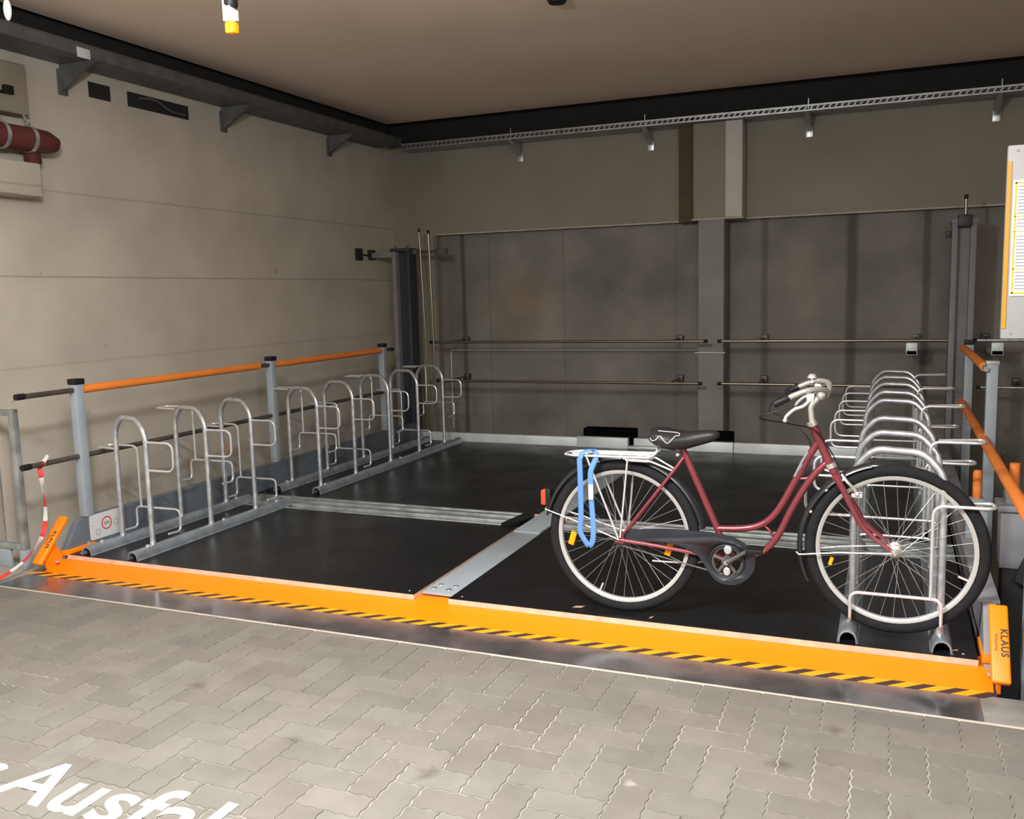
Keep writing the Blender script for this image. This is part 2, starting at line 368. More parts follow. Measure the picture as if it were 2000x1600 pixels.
# steel threshold with hazard tape
th = thing('threshold_plate', 'dark steel threshold plate between the pavers and the orange lift edge', 'threshold', (-2.1, 3.55, ZR))
def loc(o, root):  # keep world geometry while parenting to an offset empty
    o.matrix_parent_inverse = Matrix.Translation(-Vector(root.location)); return o
b = MB(); b.box(-4.56, 0.335, 3.43, 3.70, -0.11, ZR); loc(b.build('plate', 'thresh', th), th)
b = MB(); b.box(-5.0, 6.0, 3.418, 3.430, -0.12, ZR + 0.003, 0.002); loc(b.build('edge_angle', 'trim', th), th)
b = MB(); n = 0; x = -4.60
while x < 0.30:
    b.mi = n % 2
    wd = 0.052 if b.mi else 0.058
    p = [(x, 3.644), (x + wd, 3.644), (x + wd + 0.07, 3.703), (x + 0.07, 3.703)]
    b.prism([(px, py, ZR + 0.0002) for px, py in p], (0, 0, 0.0006)); x += wd; n += 1
o = b.build('hazard_tape', ['yellow', 'hblack'], th); loc(o, th); o['label'] = 'yellow and black diagonal hazard tape'

# ================================================================== LIFT PLATFORM
lp = thing('lift_platform', 'two-part bicycle lift platform with black decks and orange front edge', 'parking platform', (-2.05, 6.0, 0))
def deck(x0, x1, y0, y1):
    b = MB(); b.box(x0, x1, y0, y1, -0.026, 0.0); b.bm.faces.ensure_lookup_table(); b.bm.normal_update()
    for f in b.bm.faces: f.material_index = 0 if f.normal.z > 0.5 else 1
    o = b.build('deck_panel', ['ply_top', 'ply_edge'], lp); loc(o, lp); o['label'] = 'black film-faced plywood deck panel with bare wood edge'
    for px in (x0 + 0.05, x1 - 0.05):
        s = MB(); s.lathe([(0.0055, 0.0), (0.0045, 0.0012)], (px, y0 + 0.05, 0.0), 'Z', 10)
        k = s.build('screw', 'steelwhite', o); k.matrix_parent_inverse = Matrix()
    return o
deck(-4.435, -2.134, 3.81, 5.19); deck(-1.945, 0.343, 3.81, 5.19)
deck(-4.435, -2.134, 5.53, 8.17); deck(-1.945, 0.343, 5.53, 8.17)
b = MB()   # orange front edge: ledge and sloping apron
b.prism([(-4.52, 3.93, -0.0275), (-4.52, 3.80, -0.0275), (-4.52, 3.716, -0.083), (-4.52, 3.706, -0.083), (-4.52, 3.706, -0.16), (-4.52, 3.93, -0.16)], (4.91, 0, 0))
o = b.build('front_edge', 'orange', lp); loc(o, lp); o['label'] = 'bright orange sloping front edge'
# centre strip
b = MB(); b.box(-2.128, -1.95, 3.885, 5.10, -0.018, -0.006, 0.002); b.box(-2.124, -1.954, 5.08, 8.17, -0.010, 0.004, 0.002)
o = b.build('centre_strip', 'bluegrey', lp); loc(o, lp); o['label'] = 'blue-grey steel strip between the two decks'
for dx, dy in ((-0.055, 0), (-0.045, 0.06), (0.03, 0), (0.04, 0.06)):
    s = MB(); s.lathe([(0.017, 0), (0.015, 0.003), (0.009, 0.0035)], (-2.04 + dx, 3.95 + dy, -0.006), 'Z', 16)
    k = s.build('bolt', 'galv_dull', o); k.matrix_parent_inverse = Matrix()
# transverse joint rails
for x0, x1 in ((-4.44, -2.20), (-1.90, 0.345)):
    b = MB(); b.box(x0, x1, 5.195, 5.525, -0.05, -0.016)
    for (ya, yb, z) in ((5.20, 5.225, 0.004), (5.285, 5.335, 0.008), (5.40, 5.445, 0.008), (5.50, 5.525, 0.004)):
        b.box(x0, x1, ya, yb, -0.02, z, 0.003)
    o = b.build('joint_rail', 'galv_dull', lp); loc(o, lp); o['label'] = 'scuffed galvanised joint rail across the deck'
b = MB(); b.prism([(-2.26, 5.20, -0.01), (-2.19, 5.17, -0.01), (-2.13, 5.42, -0.01), (-2.17, 5.56, -0.01), (-2.22, 5.50, -0.01)], (0, 0, 0.022)); loc(b.build('joint_cover', 'black', lp), lp)
# frame underneath
b = MB()
for yy in (3.95, 5.25, 5.45, 8.0): b.box(-4.43, 0.34, yy, yy + 0.08, -0.20, -0.052)
for xx in (-4.3, -2.1, 0.1): b.box(xx, xx + 0.12, 3.95, 8.15, -0.20, -0.054)
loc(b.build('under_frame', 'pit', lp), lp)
# side plates
for sx, x0, x1 in ((-1, -4.50, -4.452), (1, 0.362, 0.41)):
    b = MB(); pr = [(3.80, -0.17), (3.80, -0.02), (3.92, 0.165), (3.96, 0.18), (8.2, 0.18), (8.2, -0.17)]
    b.prism([(x0, y, z) for y, z in pr], (x1 - x0, 0, 0)); b.box(min(x0, x0 - 0.015 * (sx > 0)), x1 + 0.02 * (sx > 0), 4.0, 8.2, 0.17, 0.184, 0.003)
    b.box(x0 if sx > 0 else x1 - 0.005, x0 + 0.012 if sx > 0 else x1 + 0.014, 4.0, 8.2, 0.0, 0.02)
    o = b.build('side_plate', 'plate' if sx < 0 else 'greybox', lp); loc(o, lp)
    o['label'] = 'dark blue-grey side plate' if sx < 0 else 'grey side beam'
    if sx < 0:
        l = MB(); l.prism([(-4.4515, y_, z_) for _, y_, z_ in fillet([(0, 4.1, 0.03), (0, 4.255, 0.03), (0, 4.255, 0.186), (0, 4.0, 0.186), (0, 4.0, 0.03), (0, 4.1, 0.03)], 0.018, 4)[:-1]], (0.002, 0, 0))
        l.mi = 1; l.lathe([(0.040, 0), (0.033, 0), (0.033, 0.0012), (0.040, 0.0012)], (-4.4495, 4.128, 0.115), 'X', 28, closed=True)
        l.mi = 2
        for yy, zz in ((4.06, 0.072), (4.205, 0.108)): l.lathe([(0.020, 0), (0.017, 0), (0.017, 0.0012), (0.020, 0.0012)], (-4.4495, yy, zz), 'X', 22, closed=True)
        for k in range(5): l.box(-4.4498, -4.4482, 4.106 + k * 0.0095, 4.112 + k * 0.0095, 0.106, 0.124)
        for yy, zz in ((4.02, 0.12), (4.235, 0.165)): l.lathe([(0.004, 0), (0.004, 0.001)], (-4.4495, yy, zz), 'X', 8)
        q = l.build('label_plate', ['white', 'red', 'greyprint'], o); q.matrix_parent_inverse = Matrix(); q['label'] = 'white plate with a red ring and two small grey rings'
# slanted orange end guards with lettering
for sx, xc in ((-1, -4.475), (1, 0.405)):
    A, B = Vector((xc, 3.845, 0.215)), Vector((xc, 3.635, -0.015)); d = (B - A).normalized(); nn = d.cross(Vector((1, 0, 0)))
    mid = (A + B) / 2; R = frame_mtx((0, 0, 0), d, (1, 0, 0)).to_3x3().to_4x4()
    b = MB(); L = (B - A).length; b.box(mid.x - L / 2, mid.x + L / 2, mid.y - 0.033, mid.y + 0.033, mid.z - 0.014, mid.z + 0.014, 0.009, rot=R, seg=3)
    o = b.build('end_guard', 'orange', lp); loc(o, lp); o['label'] = 'slanted orange end guard with black lettering'
    b = MB(); b.prism([(xc - 0.006, 3.745, 0.10), (xc - 0.006, 3.68, 0.02), (xc - 0.006, 3.70, -0.08), (xc - 0.006, 3.86, -0.08), (xc - 0.006, 3.80, 0.01)], (0.012, 0, 0))
    q = b.build('guard_bracket', 'orange', o); q.matrix_parent_inverse = Matrix()
    b = MB(); b.box(xc + (0.0 if sx < 0 else -0.05), xc + (0.05 if sx < 0 else 0.0), 3.80, 4.02, -0.005, 0.022, 0.003); b.mi = 1
    b.lathe([(0.012, 0), (0.012, 0.01), (0.006, 0.014)], (xc - sx * 0.03, 3.98, 0.02), 'Z', 12); b.lathe([(0.012, 0), (0.012, 0.01), (0.006, 0.014)], (xc - sx * 0.025, 3.75, -0.03), 'Z', 12)
    q = b.build('guard_arm', ['orange', 'galv'], o); q.matrix_parent_inverse = Matrix()
    top = mid + nn * 0.0146
    q = lettering('lettering', 'KLAUS', 0.034, frame_mtx(top + Vector((0.004, 0, 0)) + d * 0.0, d, (1, 0, 0)), 'hblack', o, offset=0.0008, spacing=1.15); q.matrix_parent_inverse = Matrix()
    q = lettering('small_lettering', 'Multiparking', 0.013, frame_mtx(top + Vector((-0.016, 0, 0)), d, (1, 0, 0)), 'hblack', o); q.matrix_parent_inverse = Matrix()
# rear kerb
b = MB()
for x0, x1, z1, y0 in ((-4.42, -2.74, 0.085, 8.17), (-2.735, -2.24, 0.098, 8.15), (-2.235, -1.95, 0.085, 8.24), (-1.94, -1.28, 0.090, 8.17), (-1.275, 0.34, 0.090, 8.17)):
    b.box(x0, x1, y0, y0 + 0.06, -0.10, z1, 0.004)
b.box(-2.24, -1.95, 8.165, 8.24, -0.1, 0.02, 0.003)
o = b.build('rear_kerb', 'kerb', lp); loc(o, lp); o['label'] = 'pale zinc kerb along the back edge'
for x0, x1 in ((-2.70, -2.20), (-1.56, -1.30)):
    b = MB(); b.box(x0, x1, 8.24, 8.38, -0.10, 0.165, 0.006); loc(b.build('drive_cover', 'soot', lp), lp)

# orange stubs beside the deck
for xc, lab in ((-4.46, 'orange stub post behind the left rack'), (0.415, 'orange stub post beside the right handrail')):
    t = thing('locking_stub', lab, 'stub post', (xc, 5.26 if xc < 0 else 5.02, 0.184)); t.scale.z = 0.72 if xc < 0 else 1.0; t.scale.x = t.scale.y = 0.55 if xc < 0 else 1.0
    b = MB(); b.lathe([(0.0, 0), (0.020, 0), (0.022, 0.12), (0.018, 0.14), (0.0, 0.142)], (0, 0, 0.20), 'Z', 16); b.build('orange_cap', 'orange_foam', t)
    b = MB(); b.box(-0.05, 0.05, -0.05, 0.05, 0.0, 0.14, 0.006); b.box(-0.035, 0.035, -0.035, 0.035, 0.138, 0.20, 0.006); b.build('base', 'bluegrey', t)

# ================================================================== HANDRAILS
def post(parent, x, y, z0, z1, cap=True, m='bluegrey'):
    b = MB(); b.box(x - 0.029, x + 0.029, y - 0.029, y + 0.029, z0, z1, 0.004)
    o = b.build('post', m, parent); loc(o, parent)
    if cap:
        c = MB(); c.box(x - 0.034, x + 0.034, y - 0.034, y + 0.034, z1 - 0.002, z1 + 0.032, 0.003); q = c.build('post_cap', 'black', o); q.matrix_parent_inverse = Matrix()
    return o
hl = thing('handrail', 'handrail along the left wall with orange top sleeves and black post caps', 'handrail', (-4.475, 5.7, 0.18))
for y in (4.01, 5.865, 7.57): post(hl, -4.475, y, 0.184, 0.985)
b = MB(); b.tube([(-4.475, 3.60, 0.950), (-4.475, 7.76, 0.953)], 0.0155, 12); o = b.build('top_pipe', 'darkpipe', hl); loc(o, hl)
for y0 in (3.595, 7.71):
    b = MB(); b.tube([(-4.475, y0, 0.951), (-4.475, y0 + 0.055, 0.951)], 0.018, 12); q = b.build('pipe_end_cap', 'black', o); q.matrix_parent_inverse = Matrix()
for y0, y1 in ((4.045, 5.715), (5.90, 7.53)):
    b = MB(); b.tube([(-4.475, y0, 0.950), (-4.475, y1, 0.953)], 0.025, 16); o = b.build('sleeve', 'orange_foam', hl); loc(o, hl); o['label'] = 'orange foam sleeve'
b = MB(); b.tube([(-4.475, 3.60, 0.552), (-4.475, 7.55, 0.556)], 0.0155, 12); o = b.build('lower_pipe', 'darkpipe', hl); loc(o, hl)
b = MB(); b.tube([(-4.475, 3.595, 0.552), (-4.475, 3.65, 0.552)], 0.018, 12); q = b.build('pipe_end_cap', 'black', o); q.matrix_parent_inverse = Matrix()

hr = thing('handrail', 'handrail on the right side of the platform, beside the dark pit', 'handrail', (0.5, 5.7, 0))
for y, z1, c in ((3.955, 0.62, False), (5.83, 0.99, False), (7.55, 1.0, True)): post(hr, 0.535, y, -0.2, z1, c)
b = MB(); b.tube([(0.50, 5.78, 0.965), (0.50, 7.7, 0.97)], 0.0155, 12); o = b.build('top_pipe', 'galv_dull', hr); loc(o, hr)
b = MB(); b.box(0.50, 0.57, 5.80, 5.87, 0.985, 1.01, 0.004); q = b.build('post_bracket', 'galv_dull', o); q.matrix_parent_inverse = Matrix()
for z, y0, y1 in ((0.97, 5.90, 7.6), (0.562, 3.6, 5.80), (0.565, 5.80, 7.6)):
    b = MB(); b.tube([(0.50, y0, z), (0.50, y1, z)], 0.026, 16); o = b.build('sleeve', 'orange_foam', hr); loc(o, hr); o['label'] = 'orange foam sleeve'

# pipes at the back of the platform
def pipe(name, label, pts, r, m, caps=True, cat='pipe', group=None, sup=()):
    t = thing(name, label, cat, pts[0], group)
    b = MB(); b.tube(pts, r, 12); loc(b.build('pipe', m, t), t)
    if caps:
        for a, c in ((pts[0], pts[1]), (pts[-1], pts[-2])):
            a, c = Vector(a), Vector(c); d = (c - a).normalized(); b = MB(); b.tube([a - d * 0.01, a + d * 0.025], r * 1.25, 12); loc(b.build('end_cap', 'black', t), t)
    for s in sup:
        b = MB(); b.tube([s, (s[0], s[1] + 0.49, s[2])], 0.008, 8); b.box(s[0] - 0.03, s[0] + 0.03, s[1] + 0.48, s[1] + 0.55, s[2] - 0.03, s[2] + 0.03, 0.003); loc(b.build('wall_bracket', 'darkpipe', t), t)
    return t
pipe('rear_guard_pipe', 'upper steel guard pipe along the back wall, left of the pillar', [(-4.36, 8.35, 0.985), (-1.55, 8.35, 0.985)], 0.013, 'brass', sup=((-4.2, 8.35, 0.985), (-1.9, 8.35, 0.985)))
pipe('rear_guard_pipe', 'lower steel guard pipe along the back wall, left of the pillar', [(-4.30, 8.35, 0.590), (-1.60, 8.35, 0.598)], 0.013, 'brass', sup=((-4.2, 8.35, 0.59), (-1.9, 8.35, 0.597)))
pipe('rear_guard_pipe', 'upper steel guard pipe along the back wall, right of the pillar', [(-1.44, 8.35, 0.985), (0.46, 8.35, 0.985)], 0.013, 'brass', sup=((-1.1, 8.35, 0.985), (0.2, 8.35, 0.985)))
pipe('rear_guard_pipe', 'lower steel guard pipe along the back wall, right of the pillar', [(-1.44, 8.35, 0.600), (0.46, 8.35, 0.598)], 0.013, 'brass', sup=((-1.1, 8.35, 0.6), (0.2, 8.35, 0.598)))
pipe('rear_guard_pipe', 'lower steel guard pipe seen through the right handrail', [(0.66, 8.35, 0.60), (1.6, 8.35, 0.60)], 0.010, 'galv', sup=((1.0, 8.35, 0.6),))
pipe('rear_guard_pipe', 'pale upper rail behind the right column, under the information board', [(0.62, 8.35, 0.985), (3.2, 8.35, 0.985)], 0.012, 'galv', sup=((0.75, 8.35, 0.985), (2.5, 8.35, 0.985)))
pipe('guide_rod', 'left one of two slim upright rods beside the dark blue column', [(-4.425, 8.3, 2.12), (-4.36, 8.3, -0.05)], 0.009, 'brass', group=None)
pipe('guide_rod', 'right one of two slim upright rods beside the dark blue column', [(-4.32, 8.3, 2.10), (-4.285, 8.3, -0.05)], 0.011, 'brass')

# columns
def column(x0, x1, y, ztop, mf, mw, label):
    t = thing('guide_column', label, 'column', ((x0 + x1) / 2, y, -2.3))
    b = MB(); b.box(x0, x0 + 0.045, y, y + 0.16, -2.3, ztop, 0.004); loc(b.build('flange', mf, t), t)
    b = MB(); b.box(x1 - 0.045, x1, y, y + 0.16, -2.3, ztop, 0.004); loc(b.build('flange', mw, t), t)
    b = MB(); b.box(x0 + 0.045, x1 - 0.045, y + 0.075, y + 0.1, -2.3, ztop); loc(b.build('web', mw, t), t)
    b = MB(); b.box(x0 - 0.01, x1 + 0.01, y - 0.01, y + 0.17, ztop - 0.02, ztop + 0.012, 0.003)
    b.lathe([(0.012, 0), (0.012, 0.03)], (x0 + 0.03, y + 0.03, ztop + 0.01), 'Z', 8); b.lathe([(0.012, 0), (0.012, 0.03)], (x1 - 0.03, y + 0.03, ztop + 0.01), 'Z', 8)
    loc(b.build('top_plate', mw, t), t)
    return t
cl = column(-4.73, -4.53, 8.26, 1.93, 'colgrey', 'colblue', 'dark blue steel guide column in the back left corner')
b = MB(); b.box(-4.985, -4.73, 8.28, 8.34, 1.855, 1.91, 0.003); loc(b.build('arm', 'colgrey', cl), cl)
b = MB(); b.box(-5.0, -4.985, 8.00, 8.13, 1.83, 1.95, 0.003); b.box(-5.0, -4.975, 8.24, 8.36, 1.84, 1.94, 0.003); b.tube([(-4.99, 8.1, 1.885), (-4.98, 8.3, 1.885)], 0.008, 8); loc(b.build('wall_plate', 'hblack', cl), cl)
b = MB(); b.box(-4.53, -4.18, 8.33, 8.36, 1.885, 1.915, 0.003); b.box(-4.27, -4.14, 8.32, 8.36, 1.865, 1.925, 0.003); b.box(-4.53, -4.47, 8.32, 8.38, 1.88, 1.93, 0.003); loc(b.build('rear_arm', 'darkmetal', cl), cl)
c2 = column(0.43, 0.61, 8.26, 1.95, 'colgrey', 'colgrey', 'grey steel guide column behind the right handrail')
b = MB(); b.box(0.47, 0.57, 8.22, 8.30, 1.90, 1.99, 0.004); b.box(0.39, 0.43, 8.30, 8.36, 1.82, 1.87, 0.003); loc(b.build('top_bracket', 'hblack', c2), c2)
pipe('guide_rod', 'short upright rod with a dark tip above the right column', [(0.523, 8.25, 2.14), (0.523, 8.25, 1.97)], 0.012, 'brass')
for x, lab in ((0.16, 'small pale bracket box on the back wall left of the right column'), (0.80, 'small pale bracket box on the back wall right of the right column')):
    b = MB(); b.box(x - 0.045, x + 0.045, 8.37, 8.90, 0.86, 0.90, 0.004); b.box(x - 0.045, x + 0.045, 8.37, 8.43, 0.86, 0.965, 0.006); tag(b.build('wall_bracket', 'kerb'), lab, 'bracket')

# concrete pillar and its cladding
b = MB(); b.box(-1.67, -1.435, 8.58, 8.90, -2.3, 2.1, 0.006)
b.mi = 0; tag(b.build('concrete_pillar', ['pillar']), 'plain grey concrete pillar against the back wall', 'pillar')
pc = thing('pillar_casing', 'boxed casing above the concrete pillar, half beige and half pale grey', 'casing', (-1.5, 8.6, 2.1))
b = MB(); b.box(-1.715, -1.425, 8.58, 8.785, 2.095, 2.95, 0.003); loc(b.build('beige_panel', 'conc_up', pc), pc)
b = MB(); b.box(-1.425, -1.275, 8.575, 8.785, 2.10, 2.95, 0.003); o = b.build('grey_panel', 'palegrey', pc); loc(o, pc); o['label'] = 'pale grey side panel'
b = MB(); b.box(-1.88, -1.715, 8.72, 8.80, 2.08, 3.03, 0.002); o = b.build('olive_strip', 'olive', pc); loc(o, pc); o['label'] = 'dark olive-brown side strip'  # flat dark olive-brown strip left of the casing
b = MB(); b.box(-1.73, -1.26, 8.565, 8.80, 2.085, 2.097); loc(b.build('bottom_edge', 'trim', pc), pc)
# thin conduit line on the lower wall
b = MB(); b.tube(fillet([(-4.40, 8.89, 0.02), (-4.40, 8.89, 0.868), (-1.68, 8.89, 0.868)], 0.02), 0.006, 8); b.tube([(-1.70, 8.572, 0.865), (-1.42, 8.572, 0.865)], 0.006, 8)
tag(b.build('wall_conduit', 'kerb'), 'thin pale conduit running across the raw concrete wall', 'conduit')

# ================================================================== CABLE TRAYS
def tray_along_x(x0, x1, y0, z0, label):
    t = thing('cable_tray', label, 'cable tray', (0, y0, z0))
    b = MB(); h = 0.05
    b.box(x0, x1, y0, y0 + 0.004, z0, z0 + 0.014); b.box(x0, x1, y0, y0 + 0.004, z0 + h - 0.012, z0 + h); b.box(x0, x1, y0 - 0.004, y0 + 0.006, z0 + h - 0.002, z0 + h + 0.004)
    x = x0
    while x < x1:
        b.prism([(x, y0, z0 + 0.012), (x + 0.014, y0, z0 + 0.012), (x + 0.034, y0, z0 + h - 0.01), (x + 0.02, y0, z0 + h - 0.01)], (0, 0.004, 0)); x += 0.05
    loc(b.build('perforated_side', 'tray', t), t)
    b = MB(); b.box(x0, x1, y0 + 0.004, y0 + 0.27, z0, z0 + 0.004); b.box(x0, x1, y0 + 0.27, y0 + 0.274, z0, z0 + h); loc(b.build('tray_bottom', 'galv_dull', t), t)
    b = MB()
    for i in range(5): b.tube([(x0, y0 + 0.05 + i * 0.04, z0 + 0.02), (x1, y0 + 0.05 + i * 0.04, z0 + 0.02)], 0.011, 8)
    k = b.build('cables', 'black', t); loc(k, t)
    for x in (-3.5, -2.16, -0.72, 0.76, 2.2):
        if x0 < x < x1:
            b = MB(); b.prism([(x - 0.02, y0 + 0.0, z0 - 0.002), (x - 0.02, 8.795, z0 - 0.002), (x - 0.02, 8.795, z0 - 0.13), (x - 0.02, 8.77, z0 - 0.13)], (0.04, 0, 0)); b.mi = 1
            b.box(x - 0.03, x + 0.03, 8.775, 8.8, z0 - 0.18, z0 - 0.09, 0.002); b.box(x + 0.005, x + 0.012, y0 + 0.02, y0 + 0.03, z0 + 0.02, z0 + 0.11)
            loc(b.build('bracket', ['tray', 'galv'], t), t)
tray_along_x(-4.70, 5.9, 8.50, 2.955, 'perforated steel cable tray running along the back wall under the ceiling')
t = thing('cable_tray', 'wide steel cable tray running along the left wall under the ceiling', 'cable tray', (-4.8, 2, 2.98))
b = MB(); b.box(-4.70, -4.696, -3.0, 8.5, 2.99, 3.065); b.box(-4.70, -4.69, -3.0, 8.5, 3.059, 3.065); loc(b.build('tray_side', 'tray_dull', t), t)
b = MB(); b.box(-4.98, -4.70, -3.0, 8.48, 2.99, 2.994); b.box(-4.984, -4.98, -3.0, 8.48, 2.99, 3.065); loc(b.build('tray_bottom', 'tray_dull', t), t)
b = MB()
for i in range(5): b.tube([(-4.93 + i * 0.045, -3.0, 3.01), (-4.93 + i * 0.045, 8.45, 3.01)], 0.012, 8)
loc(b.build('cables', 'black', t), t)
for y in (4.55, 6.1, 7.6):
    b = MB(); b.prism([(-4.995, y, 2.988), (-4.70, y, 2.988), (-4.97, y, 2.83), (-4.995, y, 2.83)], (0, 0.03, 0)); b.box(-5.0, -4.985, y - 0.02, y + 0.05, 2.80, 2.96, 0.002); loc(b.build('bracket', 'tray_dull', t), t)
b = MB(); b.box(-4.692, -4.688, 4.42, 4.52, 2.975, 3.035, 0.001); o = b.build('tag_plate', 'white', t); loc(o, t); o['label'] = 'small white tag'
for y0, y1, lab in ((4.78, 4.96, 'small dark opening high on the left wall under the cable tray'), (5.12, 5.72, 'long dark opening high on the left wall under the cable tray')):
    b = MB(); b.box(-5.0, -4.992, y0, y1, 2.83, 2.93); b.mi = 1
    if y1 - y0 > 0.4: b.tube(spline([(-4.985, y0 + 0.1, 2.90), (-4.98, y0 + 0.25, 2.91), (-4.98, y0 + 0.4, 2.86), (-4.985, y1 - 0.05, 2.86)]), 0.008, 8)
    tag(b.build('wall_opening', ['hblack', 'tray_dull']), lab, 'wall opening')

# ================================================================== LEFT WALL THINGS
t = thing('wall_pipe', 'oxide red pipe with two bright clamps high on the left wall', 'pipe', (-4.86, 3.9, 2.45))
b = MB(); b.tube([(-4.86, -2.0, 2.455), (-4.86, 4.20, 2.455), (-4.86, 4.28, 2.452), (-4.86, 4.33, 2.44), (-4.87, 4.35, 2.42)], [0.072, 0.072, 0.07, 0.058, 0.03], 20)
loc(b.build('pipe', 'redpipe', t), t)
b = MB(); b.tube([(-4.90, 4.2, 2.42), (-4.93, 4.24, 2.33)], 0.05, 14); loc(b.build('elbow', 'redpipe', t), t)
for y in (3.97, 4.16):
    b = MB(); b.lathe([(0.076, -0.012), (0.080, -0.012), (0.080, 0.012), (0.076, 0.012)], (-4.86, y, 2.455), 'Y', 28, closed=True); b.box(-4.875, -4.845, y - 0.012, y + 0.012, 2.535, 2.56, 0.002); b.tube([(-4.86, y, 2.55), (-4.92, y, 2.66), (-5.0, y, 2.68)], 0.006, 8)
    loc(b.build('clamp', 'galv', t), t)
b = MB(); b.box(-5.0, -4.84, -3.0, 4.21, 2.115, 2.315, 0.008); b.box(-5.0, -4.835, -3.0, 4.05, 2.12, 2.135, 0.003)
tag(b.build('wall_ledge', 'conc_left'), 'short boxed concrete ledge below the red pipe on the left wall', 'ledge')
b = MB(); b.box(-5.0, -4.88, -3.0, 4.20, 2.60, 2.90, 0.008); tag(b.build('wall_beam', 'conc_up'), 'beige boxed beam end above the red pipe on the left wall', 'beam')
b = MB(); b.box(-4.88, -4.85, 4.02, 4.08, 2.70, 2.75, 0.003); b.tube([(-4.86, 4.03, 2.71), (-4.84, 3.8, 2.68), (-4.84, 3.5, 2.69)], 0.008, 8); tag(b.build('junction_socket', 'black'), 'small black socket with a cable on the beige beam', 'socket')

# gate frame standing at the left edge
t = thing('barrier', 'grey square-tube barrier frame at the left edge against the concrete wall', 'barrier', (-4.8, 3.72, -0.02))
b = MB(); z0, z1 = 0.03, 0.865
b.box(-4.685, -4.645, 3.70, 3.74, z0, z1, 0.004); b.box(-4.97, -4.935, 3.70, 3.74, z0, z1, 0.004); b.box(-4.965, -4.65, 3.703, 3.737, z1 - 0.038, z1 - 0.003, 0.004); b.box(-4.965, -4.65, 3.703, 3.737, z0 + 0.003, z0 + 0.038, 0.004)
loc(b.build('frame', 'galv_dull', t), t)
b = MB(); b.box(-4.82, -4.814, 3.715, 3.725, z0 + 0.03, z1 - 0.03); loc(b.build('inner_bar', 'galv_dull', t), t)
b = MB(); b.box(-4.93, -4.78, 3.71, 3.73, -0.08, z0 + 0.002, 0.002); loc(b.build('foot', 'bluegrey', t), t); b = MB(); b.box(-4.688, -4.642, 3.697, 3.743, -0.08, z0 + 0.004, 0.002); loc(b.build('foot', 'bluegrey', t), t)
b = MB(); b.box(-4.995, -4.62, 3.47, 3.50, ZR - 0.001, ZR + 0.004, 0.001); tag(b.build('floor_stripe', 'white'), 'short white strip on the floor at the far left', 'floor strip')

# red and white barrier tape, twisted
def ribbon(pts, wid, name, label):
    P = spline(pts, 14); b = MB(); prev = None; n = len(P); run = 0
    for i, p in enumerate(P):
        a = P[min(i + 1, n - 1)] - P[max(i - 1, 0)]; a.normalize()
        ang = run * 9.0; side = Vector((math.cos(ang), math.sin(ang) * 0.6, 0)); side = (side - a * side.dot(a)).normalized()
        th_ = a.cross(side) * 0.0012
        cur = [b.bm.verts.new(p + side * wid * s + th_ * q) for s, q in ((-1, -1), (1, -1), (1, 1), (-1, 1))]
        if prev:
            run += (p - P[i - 1]).length; mi = int(run / 0.085) % 2
            for k in range(4):
                f = b.bm.faces.new((prev[k], prev[(k + 1) % 4], cur[(k + 1) % 4], cur[k])); f.material_index = mi; f.smooth = True
        prev = cur
    b.mi = 0; return b
b = ribbon([(-4.455, 3.755, 0.60), (-4.475, 3.735, 0.56), (-4.50, 3.74, 0.55), (-4.485, 3.72, 0.52), (-4.475, 3.72, 0.40), (-4.472, 3.72, 0.28), (-4.475, 3.70, 0.17), (-4.50, 3.66, 0.08), (-4.53, 3.58, 0.005), (-4.555, 3.47, -0.045), (-4.56, 3.35, -0.068), (-4.58, 3.15, -0.074)], 0.013, '', '')
b.mi = 1; b.ball((-4.48, 3.735, 0.552), 0.022, (1, 1, 0.8)); tag(b.build('barrier_tape', ['white', 'red']), 'red and white barrier tape knotted on the lower rail and trailing to the floor', 'tape')

